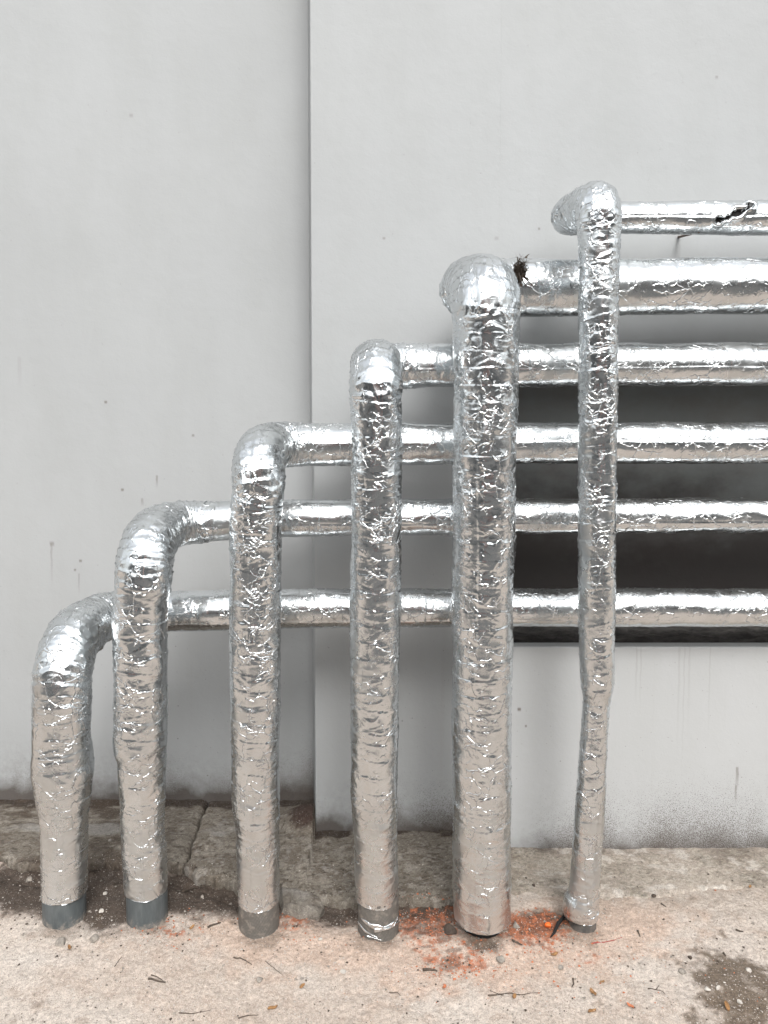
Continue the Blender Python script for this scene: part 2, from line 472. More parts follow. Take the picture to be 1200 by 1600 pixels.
# ------------------------------------------------------------------ building with the wall
bld = thing("building", (0, 3.2, 0), "pale grey painted concrete building with a dark recess behind the pipes", "building")
xe = at(487, 600, Y_PANEL).x
xs = at(588, 600, Y_PANEL).x
xm = at(781, 300, Y_PANEL).x
x2 = at(757, 900, Y_LOW).x
zA = at(520, 694, Y_PANEL).z
zB = at(700, 574, Y_PANEL).z
zP = at(900, 1011, Y_PLINTH).z
TOP, DEEP, BASE = 5.6, 3.9, -0.35
def vertical_at(x):
    return lambda e: all(abs(v.co.x - x) < 1e-5 for v in e.verts)
poly_block("wall_panel", rect(-9, xe + 0.002, BASE, TOP), Y_LEFT, DEEP, M_WALL, bld)
poly_block("wall_panel", [(xe, zA), (xs, zA), (xs, zB), (xm, zB), (xm, TOP), (xe, TOP)], Y_PANEL, DEEP - .002, M_WALL, bld, 0.003, vertical_at(xe), (xe, -0.125))
poly_block("wall_panel", rect(xm, 7, zB + .001, TOP - .002), Y_PANEL - 0.0007, DEEP - .004, M_WALL, bld)
poly_block("wall_panel", [(xe + 0.003, BASE), (x2, BASE), (x2, zB), (xs, zB), (xs, zA), (xe + 0.003, zA)], Y_LOW, DEEP - .006, M_WALL, bld, 0.003, vertical_at(xe + 0.003), (xe + 0.003, -0.125))
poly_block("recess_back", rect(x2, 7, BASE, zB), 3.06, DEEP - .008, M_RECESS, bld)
poly_block("plinth", rect(x2 - 0.012, 7, BASE, zP), Y_PLINTH, Y_PLINTH + 0.045, M_PLINTH, bld, 0.005)
poly_block("plinth_base", rect(x2, 7, BASE, zP - 0.22), Y_PLINTH + 0.0451, 3.059, M_SILL, bld)
# rough broken sill behind the plinth
nx, ny = 420, 60
X = np.linspace(x2 + .001, 2.6, nx)[None, :].repeat(ny, 0)
s = np.linspace(0, 1, ny)[:, None].repeat(nx, 1)
yy = Y_PLINTH + 0.078 + np.clip(s - 0.35, 0, 1) / 0.65 * 0.425
yy = yy + 0.018 * (fbm(X * 9, s * 3, 4, 41) - .5)
zz = np.where(s < 0.35, zP - 0.2 + s / 0.35 * 0.205, zP + 0.005) + 0.030 * (fbm(X * 16, s * 14, 5, 42) - .5) + 0.012 * (fbm(X * 60, s * 40, 3, 43) - .5)
me = grid_mesh("sill", np.stack([X, yy, zz], -1), False)
link("rough_sill", me, M_SILL, bld)

# ------------------------------------------------------------------ ground shapes
z_left = at(300, 1250, Y_LEFT).z
z_mid = at(560, 1298, Y_LOW).z
z_right = at(1000, 1325, Y_PLINTH).z
EDGE_PX = [(-80, 1322), (0, 1334), (30, 1346), (75, 1352), (140, 1345), (190, 1344), (262, 1346), (286, 1347), (306, 1366), (350, 1366),
           (372, 1380), (430, 1380), (462, 1392), (505, 1404), (560, 1409), (640, 1408), (700, 1403), (760, 1400), (820, 1396), (900, 1402), (1000, 1402), (1100, 1392), (1240, 1385), (1400, 1370)]
_e = [on_z(x, y, -0.004) for x, y in EDGE_PX]
_ex = np.array([p.x for p in _e]); _ey = np.array([p.y for p in _e])
def edge_y(x):
    return np.interp(x, _ex, _ey) + 0.018 * (fbm(np.asarray(x) * 55, np.asarray(x) * 0 + 7, 3, 4, .6) - .5) + 0.034 * (fbm(np.asarray(x) * 19, np.asarray(x) * 0, 4, 3) - .5)
def wall_y(x):
    return np.where(x < xe, Y_LEFT, np.where(x < x2 - .01, Y_LOW, Y_PLINTH))
def wall_z(x):
    return np.interp(x, [-3, xe - .06, xe + .05, x2 - .06, x2 + .02, 3], [z_left, z_left, z_mid, z_mid, z_right, z_right])
def apron_z(x, y):
    ey = np.interp(x, _ex, _ey)
    s_ = np.clip((y - ey) / np.maximum(wall_y(x) - ey, .05), -.2, 1.05)
    z = -0.004 + (wall_z(x) + 0.004) * s_
    z = z + 0.014 * (fbm(x * 7, y * 7, 4, 21) - .5) + 0.009 * (fbm(x * 34, y * 34, 4, 22, .6) - .5)
    # rubble washed into the inner corner beside the pilaster
    z = z + 0.05 * smooth(0.16, 0.0, np.hypot((x - (xe - .02)) * 1.0, y - (Y_LOW + .05))) * (x < xe)
    return z
def front_z(x):
    return np.interp(x, [at(p, 1450, Y_P).x for p in (0, 230, 330, 404, 590, 757, 910, 1200)], [.032, .030, .016, .002, -.006, .002, .004, .004])
def ground_z(x, y):
    x = np.asarray(x, float); y = np.asarray(y, float)
    ey = edge_y(x)
    left = smooth(at(430, 1400, 2.3).x, at(330, 1400, 2.3).x, x)
    mid = smooth(at(790, 1400, 2.3).x, at(710, 1400, 2.3).x, x)
    near = smooth(1.95, 1.2, y)
    z = front_z(x) * (1 - near) + 0.01 * near
    a = smooth(2.19, 2.30, y) * mid
    d = ey - y
    dip = (0.030 + 0.024 * left) * smooth(0.17, 0.02, d) * mid
    z = z * (1 - 0.6 * a) - dip
    # right side: sand fades over the slab
    cover = (1 - mid)
    az = -0.004
    z = z * (1 - cover * smooth(2.15, 2.3, y)) + cover * smooth(2.15, 2.3, y) * (az + 0.006 - 0.020 * smooth(-0.10, 0.10, -d))
    rough = smooth(0.0, 1.0, np.clip(1.25 - np.abs(d) / 0.2, 0, 1)) * mid
    z = z + (0.010 + 0.020 * rough) * (fbm(x * 26, y * 26, 5, 5, .55) - .5) + 0.004 * (fbm(x * 90, y * 90, 3, 8) - .5)
    z = z + 0.022 * (fbm(x * 3.1, y * 3.1, 3, 6) - .5) * smooth(2.1, 1.9, y)
    z = np.where((d < -0.012) & (mid > 0.5), -0.16, z)
    z = np.where(d < -0.14 , -0.16, z)
    far = np.hypot(np.maximum(np.abs(x) - 2, 0), np.maximum(np.abs(y - 2.0) - 1.2, 0))
    return z * np.clip(1 - far / 2, 0, 1) - 0.02 * np.clip(far / 2, 0, 1)

def blob(px, py, cx, cy, rx, ry):
    return np.exp(-(((px - cx) / rx) ** 2 + ((py - cy) / ry) ** 2))

def lerp3(c, m, k):
    return c * (1 - m[..., None]) + np.array(k) * m[..., None]

def ground_tint(x, y, z):
    px, py = to_px(x, np.maximum(y, .6), z)
    c = np.ones(x.shape + (3,)) * np.array([0.455, 0.385, 0.33])
    n1 = fbm(x * 5, y * 5, 4, 31); n2 = fbm(x * 24, y * 24, 4, 32); n3 = fbm(x * 80, y * 80, 3, 33)
    c = lerp3(c, smooth(.40, .68, n1) * .75, [0.51, 0.455, 0.405])
    c = lerp3(c, smooth(.50, .72, n2) * .38, [0.40, 0.315, 0.255])
    # pink-tan brick wash
    pk = blob(px, py, 720, 1500, 230, 70) + blob(px, py, 420, 1470, 130, 45) + blob(px, py, 960, 1440, 150, 50)
    c = lerp3(c, np.clip(smooth(.25, .9, pk + (n2 - .5) * .9), 0, 1) * .7, [0.485, 0.36, 0.285])
    # grey-brown on the right, near the slab
    gb = smooth(780, 900, px) * smooth(1470, 1390, py)
    c = lerp3(c, np.clip(gb * smooth(.3, .6, n2 * .6 + n1 * .4), 0, 1) * .6, [0.33, 0.275, 0.225])
    # dark moist soil against the slab
    so = 1.5 * blob(px, py, 60, 1385, 120, 44) + 1.5 * blob(px, py, 160, 1400, 62, 52) + 1.4 * blob(px, py, 300, 1395, 90, 38) + .5 * blob(px, py, 380, 1410, 40, 28) \
        + 1.5 * blob(px, py, 520, 1425, 42, 24) + .8 * blob(px, py, 425, 1420, 40, 20) + 1.15 * blob(px, py, 660, 1425, 62, 24) + 1.0 * blob(px, py, 850, 1440, 62, 24) + .75 * blob(px, py, 760, 1475, 50, 16)
    c = lerp3(c, smooth(.30, .85, so + (n2 - .5) * .75 + (n3 - .5) * .4) * .92, [0.052, 0.037, 0.028])
    # damp patch at the lower right
    wp = 1.15 * blob(px, py, 1148, 1545, 62, 50) + .8 * blob(px, py, 1165, 1605, 60, 40) + .5 * blob(px, py, 1130, 1500, 40, 40)
    c = lerp3(c, smooth(.35, 1.0, wp + (n2 - .5) * 1.3 + (n1 - .5) * .9 + (n3 - .5) * .6) * .85, [0.10, 0.072, 0.048])
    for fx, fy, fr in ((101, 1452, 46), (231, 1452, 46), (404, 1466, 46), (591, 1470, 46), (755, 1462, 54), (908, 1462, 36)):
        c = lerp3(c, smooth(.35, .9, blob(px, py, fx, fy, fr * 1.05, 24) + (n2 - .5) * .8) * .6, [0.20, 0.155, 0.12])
    gd = .8 * blob(px, py, 60, 1500, 120, 25)
    c = lerp3(c, smooth(.4, .9, gd + (n2 - .5) * .8) * .5, [0.50, 0.46, 0.42])
    # crushed brick
    br = 1.2 * blob(px, py, 665, 1440, 55, 24) + 1.35 * blob(px, py, 835, 1450, 52, 26) + 1.15 * blob(px, py, 712, 1508, 42, 18) + .55 * blob(px, py, 262, 1452, 40, 20) \
        + .75 * blob(px, py, 452, 1442, 30, 16) + .5 * blob(px, py, 690, 1470, 60, 24) + .4 * blob(px, py, 900, 1500, 60, 22)
    c = lerp3(c, smooth(.42, .9, br * .88 + ((n2 - .5) * 1.2 + (n3 - .5) * 2.2) * np.clip(br * 2.2, 0, 1)) * .72, [0.37, 0.125, 0.06])
    c = lerp3(c, smooth(.50, .9, br * .8 + (vnoise(x * 60, y * 60, None, 37) - .5) * 1.4 * np.clip(br * 2.2, 0, 1)) * .55, [0.10, 0.065, 0.05])
    return np.clip(c, 0, 1)

def spaced(a, b, step, far_lo, far_hi):
    core = np.arange(a, b + 1e-9, step)
    lo, hi = [], []
    d, p = step, a
    while p > far_lo:
        d *= 1.35; p -= d; lo.append(p)
    d, p = step, b
    while p < far_hi:
        d *= 1.35; p += d; hi.append(p)
    return np.concatenate([np.array(lo[::-1]), core, np.array(hi)])

gx = spaced(-1.25, 1.35, 0.0045, -70, 70)
gy = spaced(1.72, 2.62, 0.0045, -70, 12)
GX, GY = np.meshgrid(gx, gy)
GZ = ground_z(GX, GY)
me = grid_mesh("ground", np.stack([GX, GY, GZ], -1))
col_attr(me, "tint", ground_tint(GX, GY, GZ))
tag(link("ground", me, M_GROUND), kind='structure')

# ------------------------------------------------------------------ concrete apron, in the slabs it has cracked into
CR = [(312, 1255), (310, 1275), (303, 1290), (298, 1312), (297, 1330), (288, 1347)]
def crack_x(y):
    pts = [on_z(a, b, -0.005) for a, b in CR]
    pts.sort(key=lambda p: p.y)
    return np.interp(y, [p.y for p in pts], [p.x for p in pts]) + 0.006 * (fbm(np.asarray(y) * 60, np.asarray(y) * 0, 3, 9) - .5)

def apron_tint(x, y, z, seed=50):
    px, py = to_px(x, y, z)
    n1 = fbm(x * 4, y * 7, 4, 51); n2 = fbm(x * 18, y * 26, 4, 52); n3 = fbm(x * 70, y * 70, 3, 53)
    c = np.ones(x.shape + (3,)) * np.array([0.29, 0.255, 0.21])
    c = lerp3(c, smooth(.42, .62, n1) * .7, [0.42, 0.375, 0.315])
    n4 = fbm(x * 40, y * 55, 4, 57, .65)
    c = lerp3(c, smooth(.44, .64, n2 * .6 + n4 * .4) * .62, [0.165, 0.128, 0.096])
    c = lerp3(c, smooth(.55, .70, fbm(x * 90, y * 120, 4, 58, .7)) * .65, [0.07, 0.05, 0.037])
    c = lerp3(c, smooth(.42, .34, n4) * .55, [0.46, 0.42, 0.365])
    c = lerp3(c, smooth(.60, .72, n3 * .5 + n2 * .5) * .6, [0.50, 0.47, 0.43])
    # black-brown algae and soil along the wall foot
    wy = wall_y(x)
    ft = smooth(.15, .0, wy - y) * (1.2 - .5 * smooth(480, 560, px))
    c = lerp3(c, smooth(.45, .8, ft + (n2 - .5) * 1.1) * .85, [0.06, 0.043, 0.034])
    # left slab is stained brown
    lf = smooth(320, 180, px)
    c = lerp3(c, lf * smooth(.40, .58, n1 * .5 + n2 * .5) * .75, [0.12, 0.09, 0.068])
    wh = 1.0 * blob(px, py, 90, 1290, 100, 16) + .8 * blob(px, py, 350, 1290, 50, 16) + .6 * blob(px, py, 160, 1295, 60, 12)
    c = lerp3(c, smooth(.4, .8, wh + (n2 - .5) * 1.0) * .7, [0.47, 0.445, 0.41])
    # right side: sand and lime wash over the slab
    rt = smooth(770, 900, px)
    c = lerp3(c, rt * smooth(.34, .62, n2 * .5 + n1 * .5) * .75, [0.42, 0.365, 0.31])
    c = lerp3(c, rt * smooth(1350, 1420, py) * smooth(.3, .5, n2) * .75, [0.46, 0.40, 0.345])
    c = lerp3(c, rt * smooth(.58, .75, n2) * .6, [0.58, 0.54, 0.49])
    c = c * (1 - .28 * smooth(820, 700, px))[..., None]
    cr = blob(px, py, 475, 1270, 26, 26)
    c = lerp3(c, smooth(.3, .7, cr + (n3 - .5) * .5) * .9, [0.05, 0.03, 0.024])
    return np.clip(c, 0, 1)

def slab(name, xl, xr, label, step=0.005, y_lo=None):
    """xl, xr: numbers or functions of y; from the broken edge to just under the wall"""
    f = lambda v, y: v(y) if callable(v) else np.full_like(np.asarray(y, float), v)
    x_a, x_b = float(np.min(f(xl, np.array([2.3, 2.6])))), float(np.max(f(xr, np.array([2.3, 2.6]))))
    nu = int((x_b - x_a) / step) + 2
    nv = 96
    u = np.linspace(0, 1, nu)[None, :].repeat(nv, 0)
    s_ = np.linspace(0, 1, nv)[:, None].repeat(nu, 1)
    x0 = x_a + (x_b - x_a) * u
    y0 = edge_y(x0)
    yb = wall_y(x0) + 0.03
    y = y0 + (yb - y0) * s_
    l_, r_ = f(xl, y), f(xr, y)
    x = l_ + (r_ - l_) * u
    y = edge_y(x) + (wall_y(x) + 0.03 - edge_y(x)) * s_
    z = apron_z(x, y)
    d = np.minimum(np.minimum(s_ * 0.5, (x - l_) if callable(xl) else 9), (r_ - x) if callable(xr) else 9)
    z = z - (0.010 + 0.016 * smooth(.45, .7, fbm(x * 30, y * 30, 3, 63))) * np.exp(-np.maximum(d, 0) / 0.012)          # worn arris
    P = np.stack([x, y, z], -1)
    # front and end faces, chipped
    rows = []
    for k, dz in ((3, .13), (2, .065), (1, .028)):
        q = P[0].copy(); q[:, 2] -= dz
        q[:, 1] += 0.03 * (fbm(q[:, 0] * 40, q[:, 2] * 40 + k * 3, 3, 61) - .35)
        rows.append(q)
    P = np.concatenate([np.stack(rows), P], 0)
    def endcol(col, sgn):
        q = P[:, col].copy(); q[:, 2] -= .12; q[:, 0] += sgn * .004 * (vnoise(q[:, 1] * 80, q[:, 2] * 0, None, 4) - .5)
        return q[:, None]
    P = np.concatenate([endcol(0, 1), P, endcol(-1, 1)], 1)
    me = grid_mesh(name, P)
    col_attr(me, "tint", apron_tint(P[..., 0], P[..., 1], np.maximum(P[..., 2], -.03)))
    return link(name, me, M_APRON, apron)

apron = thing("pavement", (0, 2.5, 0), None, None, kind='structure')
slab("concrete_slab", -3.2, lambda y: crack_x(y) - 0.004, None, 0.008)
slab("concrete_slab", lambda y: crack_x(y) + 0.003, x2 - .02, None)
slab("concrete_slab", x2 - .0195, 3.2, None, 0.007)

# ------------------------------------------------------------------ pipes
def riser_px(table):
    """rows (y, left, right) in photo pixels -> (x, z, r) at the risers' distance"""
    out = []
    for y, l, r in table:
        p = at((l + r) / 2, y, Y_P)
        out.append((p.x, p.z, (r - l) / 2 * Y_P / F_PX))
    return out

def fillet(p, a, b, R, n=26):
    """arc round corner p between directions a (in) and b (out)"""
    a = a.normalized(); b = b.normalized()
    ang = a.angle(b)
    tl = R * math.tan(ang / 2)
    s0 = p - a * tl
    c_dir = (b - a).normalized()
    cen = p + c_dir * (R / math.cos(ang / 2))
    v0 = s0 - cen
    axis = a.cross(b).normalized()
    return [cen + Matrix.Rotation(ang * k / n, 3, axis) @ v0 for k in range(n + 1)]

def crease_field(nv, nu, dv, du, rng, specs):
    """random folds painted on the unrolled sheet; returns height (nv, nu)"""
    Hf = np.zeros((nv, nu))
    for (count, L0, L1, w, amp, ang_sd, vlo, vhi, base_ang) in specs:
        for _ in range(count):
            L = rng.uniform(L0, L1)
            v0 = rng.uniform(vlo, vhi); u0 = rng.uniform(0, nu * du)
            th = base_ang + rng.normal(0, ang_sd)
            cv = rng.normal(0, 9.0)
            A = amp * rng.uniform(.35, 1.0) * (1 if rng.random() < .68 else -1)
            ww = w * rng.uniform(.7, 1.5)
            R = L + 3 * ww
            i0, i1 = max(0, int((v0 - R) / dv)), min(nv, int((v0 + R) / dv) + 1)
            j0, j1 = int((u0 - R) / du), int((u0 + R) / du) + 1
            if i1 <= i0 or j1 - j0 >= nu: continue
            V = (np.arange(i0, i1) * dv - v0)[:, None]
            U = (np.arange(j0, j1) * du - u0)[None, :]
            a = U * math.cos(th) + V * math.sin(th)
            b = -U * math.sin(th) + V * math.cos(th) - cv * a * a
            side = np.where(b > 0, 1.0, 0.55 + .9 * rng.random())
            hgt = A * np.exp(-np.abs(b) * side / ww) * np.clip(1 - (np.abs(a) / L) ** 2, 0, 1)
            Hf[i0:i1, np.arange(j0, j1) % nu] += hgt
    return Hf

def make_pipe(seed, label, table, x_back, run_rows, y_run, R1, R2, y_corner=None, foil_bottom=1420, base_mat=None,
              base_px=None, ripple=1.0, tear=None, wrinkle_top=1.0):
    rng = np.random.default_rng(seed)
    rows = riser_px(table)
    # corners: top of the riser, start of the run
    xt, zt, rt = rows[-1]
    pb = at(x_back, y_run, Y_H if seed < 6 else Y_H + .03)
    zc = pb.z if y_corner is None else at((table[-1][1] + table[-1][2]) / 2, y_corner, Y_P).z
    rb = run_rows[0][1] * pb.y / F_PX
    pts = [Vector((x, Y_P, z)) for x, z, r in rows]
    rad = [r for x, z, r in rows]
    C1 = Vector((xt, Y_P, zc)); C2 = Vector((pb.x, pb.y, pb.z))
    E = Vector((2.15, pb.y, at(1190, run_rows[-1][2], pb.y).z))
    f1 = fillet(C1, Vector((0, 0, 1)), C2 - C1, R1)
    f2 = fillet(C2, C2 - C1, E - C2, R2)
    pts = [p for p in pts if p.z < f1[0].z - .02]
    rad = rad[:len(pts)]
    n_r = len(pts)
    pts += f1 + f2
    rad += [rt] * len(f1) + list(np.linspace(rt * .6 + rb * .4, rb, len(f2)))
    for px, half, yc in run_rows:
        q = at(px, yc, pb.y)
        if q.x > f2[-1].x + .03 and q.x < E.x - .05:
            pts.append(q); rad.append(half * pb.y / F_PX)
    pts.append(E); rad.append(rad[-1])
    P = np.array(pts); rad = np.array(rad)
    seg = np.linalg.norm(np.diff(P, axis=0), axis=1)
    s = np.concatenate([[0], np.cumsum(seg)])
    s_f1 = s[n_r]; s_f2 = s[n_r + len(f1) + len(f2) - 1]
    dv = 0.0029
    S = np.arange(0, s[-1], dv)
    C = np.stack([np.interp(S, s, P[:, k]) for k in range(3)], 1)
    Rr = np.interp(S, s, rad)
    ker = np.ones(9) / 9
    def sm(a):
        return np.convolve(np.pad(a, 4, mode='edge'), ker, 'valid')
    C = np.stack([sm(C[:, k]) for k in range(3)], 1); Rr = sm(Rr)
    T = np.gradient(C, axis=0); T /= np.linalg.norm(T, axis=1)[:, None]
    N = np.zeros_like(T); n = np.array([0, 1.0, 0])
    for i in range(len(S)):
        n = n - T[i] * n.dot(T[i]); n /= np.linalg.norm(n); N[i] = n
    B = np.cross(T, N)
    r0 = float(np.mean(Rr))
    nu = int(2 * math.pi * r0 / 0.0029); du = 2 * math.pi * r0 / nu
    th = np.arange(nu) / nu * 2 * math.pi
    nv = len(S)
    ct, st = np.cos(th)[None, :], np.sin(th)[None, :]
    # --- zones
    Sv = S[:, None]
    up = np.clip(S / s_f1, 0, 1)                                  # 0 foot .. 1 elbow
    on_riser = S < s_f1; on_run = S > s_f2
    crum = np.where(on_run, 0.23, np.where(on_riser, 0.26 + 0.66 * wrinkle_top * smooth(.30, .80, up), 0.75))
    crum = crum + np.where(on_run, 0.6 * smooth(s_f2 + .09, s_f2, S), 0)
    pn = fbm(S * 9, S * 0 + seed, 3, 70 + seed)
    crum = np.clip(crum * (0.55 + 0.9 * pn), 0, 1)
    zc_ = C[:, 2]
    dust = np.where(on_run, 0.05, 0.02 + 0.15 * smooth(.5, .02, zc_)) * np.ones(nv)
    # --- heights
    lump = 0.0048 * (vnoise(ct * 1.1 + 9, st * 1.1 + 3 + 0 * Sv, Sv * 8, seed) - .5)
    lump = lump + 0.0026 * (vnoise(ct * 2.2 + 4, st * 2.2 + 3, Sv * 24, seed + 20) - .5) * (.5 + crum[:, None])
    ring = (Sv + 0.010 * np.sin(th[None, :] + seed) + 0.008 * vnoise(ct * 1.5 + 2, st * 1.5, Sv * 6, seed + 3))
    pitch = 0.048
    saw = (ring / pitch) % 1.0
    amp_w = np.where(on_run, .0004, .0009)[:, None] * (.4 + 1.1 * vnoise(np.floor(ring / pitch) * 7.1, ct * 1.5 + 5, None, seed + 4))
    wrap_h = amp_w * saw + amp_w * .6 * np.exp(-np.abs(saw - 1) / .035)
    bands = np.zeros(nv)
    sb = rng.uniform(.05, .2)
    while sb < S[-1] - .1:
        wid = rng.choice([.048, .06, .075])
        bands = np.maximum(bands, smooth(sb - .0035, sb, S) * smooth(sb + wid + .0035, sb + wid, S) * rng.uniform(.5, 1.0))
        sb += rng.uniform(.16, .42)
    slant = np.clip((Sv + .004 * np.sin(th[None, :] * 1 + seed)) / dv, 0, nv - 1).astype(int)
    wrap_h = wrap_h + .0012 * bands[slant]
    crum = crum * (1 - .45 * bands)
    th0 = math.radians(rng.uniform(140, 235)) + .10 * (vnoise(S * 5, S * 0 + seed, None, 66) - .5) + np.where(on_run, math.pi / 2, 0)
    lapd = ((th[None, :] - th0[:, None]) % (2 * math.pi)) / (2 * math.pi)
    wrap_h = wrap_h + .0019 * (1 - lapd) * smooth(0.0, .010, lapd)
    on_el = (smooth(s_f1 - .02, s_f1 + .02, S) * smooth(s_f2 + .03, s_f2 - .02, S))[:, None]
    ring2 = (Sv + 0.016 * np.sin(th[None, :] * 1 + seed * 2) + 0.014 * vnoise(ct * 1.7 + 2, st * 1.7, Sv * 14, seed + 13)) / .021
    saw2 = ring2 % 1.0
    wrap_h = wrap_h + on_el * (.0012 + .0032 * vnoise(np.floor(ring2) * 3.3, ct * 1.8 + 5, None, seed + 14)) * saw2 ** 1.5
    L = S[-1]
    dr = lambda d: int(d * 2 * math.pi * r0)
    specs = []
    lr, le, lh = s_f1, s_f2 - s_f1, L - s_f2
    specs.append((int(700 * lr * 2 * math.pi * r0 * 1.2), .012, .042, .0026, .0015 * ripple, .30, 0, s_f1, rng.choice([-.28, .22, .3])))              # hoop wrinkles on the riser
    specs.append((int(160 * lr * 2 * math.pi * r0 * 1.2), .025, .060, .0030, .0018 * ripple, .22, 0, s_f1, 0.0))
    specs.append((int(330 * lr * 2 * math.pi * r0), .010, .034, .0028, .0014 * ripple, .5, 0, s_f1, .55))
    specs.append((int(330 * lr * 2 * math.pi * r0), .010, .034, .0028, .0014 * ripple, .5, 0, s_f1, -.6))
    specs.append((int(300 * lr * .6 * 2 * math.pi * r0), .010, .034, .0030, .0019 * wrinkle_top * ripple, 1.6, s_f1 * .42, s_f1, 0.0))   # crushed upper part
    specs.append((int(2200 * le * 2 * math.pi * r0), .010, .038, .0024, .0027, .75, s_f1 - .03, s_f2 + .05, 0.0))
    specs.append((int(520 * lh * 2 * math.pi * r0), .006, .030, .0022, .0010, .5, s_f2, L, 0.0))
    specs.append((int(170 * lh * 2 * math.pi * r0), .010, .04, .003, .0012, 1.5, s_f2, L, 0.0))
    cre = crease_field(nv, nu, dv, du, rng, specs)
    Hh = lump + wrap_h + cre
    lipmask = None
    black = np.zeros((nv, nu), bool)
    if tear:
        for (s_a, th_a, s_b, th_b, wd) in tear(s_f1, s_f2):
            q = np.linspace(0, 1, 60)
            sc_ = s_a + (s_b - s_a) * q + .004 * np.sin(q * 9); tc = th_a + (th_b - th_a) * q
            dd = np.full((nv, nu), 9.0)
            i0, i1 = int((min(s_a, s_b) - .04) / dv), int((max(s_a, s_b) + .04) / dv)
            sub = S[i0:i1, None]
            best = np.full((i1 - i0, nu), 9.0)
            for a_, b_, qq in zip(sc_, tc, q):
                dth = (th[None, :] - b_ + math.pi) % (2 * math.pi) - math.pi
                w_ = wd * (0.45 + 1.1 * math.sin(math.pi * min(max(qq, .06), .94)) * (0.7 + .5 * math.sin(qq * 13)))
                best = np.minimum(best, np.hypot(sub - a_, dth * r0) / w_)
            dd[i0:i1] = best
            Hh = Hh + .0055 * np.exp(-((dd - 1.5) / .6) ** 2) - .012 * smooth(1.0, .7, dd)
            black |= dd < 0.95
    # ragged lower hem
    hem = np.zeros((nv, nu))
    Rfull = Rr[:, None] + Hh
    P3 = C[:, None, :] + (N[:, None, :] * ct[..., None] + B[:, None, :] * st[..., None]) * Rfull[..., None]
    zfoil = at(table[0][1], foil_bottom, Y_P - rt).z
    hemz = zfoil + .007 * (fbm(th / (2 * math.pi) * 9 + seed, th * 0, 3, 90) - .5)
    low = P3[..., 2] < hemz[None, :]
    riser_rows = (S < s_f1)[:, None]
    P3[..., 2] = np.where(low & riser_rows, hemz[None, :] + .00002 * Sv, P3[..., 2])
    first = max(0, int(np.argmax(C[:, 2] > zfoil - .012)))
    wrapc = np.stack([np.broadcast_to(th[None, :] * r0, (nv, nu)), np.broadcast_to(Sv, (nv, nu)), np.full((nv, nu), seed * 3.7)], -1)
    pat = vnoise(ct * 1.3 + 7, st * 1.3, Sv * 5, seed + 40)
    wear = np.stack([np.broadcast_to(crum[:, None], (nv, nu)), dust[:, None] * (.6 + .8 * pat),
                     np.broadcast_to(np.where(on_run, .5, .9)[:, None], (nv, nu)) * smooth(.35, .65, pat)], -1)
    root = thing("insulated_pipe", (rows[0][0], Y_P, 0), label, "pipe", "foil wrapped pipes standing in a row and turning along the wall")
    def piece(name, i0, i1, lift, mats=M_FOIL, lips=(True, True)):
        i0, i1 = max(i0, first), min(i1, nv)
        k = np.arange(i0, i1)
        q = P3[i0:i1].copy()
        if lift:
            nrm_ = N[i0:i1, None, :] * ct[..., None] + B[i0:i1, None, :] * st[..., None]
            dl = lift + .0008 * np.exp(-np.minimum(k - i0, i1 - 1 - k) / 2.5)
            q = q + nrm_ * dl[:, None, None]
            # uneven cut ends
            for e, sg in ((0, 1), (-1, -1)):
                q[e] += T[i0 if e == 0 else i1 - 1] * (.006 * (fbm(th / 6.28 * 6, th * 0, 3, seed + 7 + e) - .5))[:, None] * 2
        me = grid_mesh(name, q, True, True)
        vec_attr(me, "wrap", wrapc[i0:i1]); col_attr(me, "wear", wear[i0:i1])
        o = link(name, me, mats, root)
        if len(np.atleast_1d(mats)) > 1 if isinstance(mats, list) else False:
            bl = black[i0:i1]
            f = bl[:-1] & np.roll(bl, -1, 1)[:-1] & bl[1:]
            me.polygons.foreach_set("material_index", f.reshape(-1).astype(np.int32))
        return o
    ia, ib = int(s_f1 / dv), int((s_f2 + .015) / dv)
    ov = 5
    piece("riser_jacket", 0, ia + ov, 0.0)
    piece("elbow_jacket", ia, ib, 0.0010, [M_FOIL, M_BLACK] if tear else M_FOIL)
    piece("run_jacket", ib - ov, nv, 0.0, [M_FOIL, M_BLACK] if tear else M_FOIL)
    # foot of the bare pipe below the jacket
    bl_, br_, zb_ = base_px
    cx_ = at((bl_ + br_) / 2, 1450, Y_P).x
    rbase = (br_ - bl_) / 2 * Y_P / F_PX
    m = 40; nn = 64
    zz_ = np.linspace(-.09, zfoil + .02, m)[:, None].repeat(nn, 1)
    tt = (np.arange(nn) / nn * 2 * math.pi)[None, :].repeat(m, 0)
    rr = rbase + (0.0 if base_mat is M_PVC else .004) * (fbm(tt * 2 + seed, zz_ * 60, 3, 99) - .5)
    lean = (rows[0][0] - cx_)
    me = grid_mesh("base", np.stack([cx_ + lean * 0 + rr * np.cos(tt), Y_P + rr * np.sin(tt), zz_], -1), True, True)
    vec_attr(me, "wrap", np.stack([tt * rbase, zz_, tt * 0 + seed], -1))
    link("pipe_foot", me, base_mat, root)
    return root, dict(S=S, C=C, N=N, B=B, s_f1=s_f1, s_f2=s_f2, R=Rr, zfoil=zfoil, r0=r0)

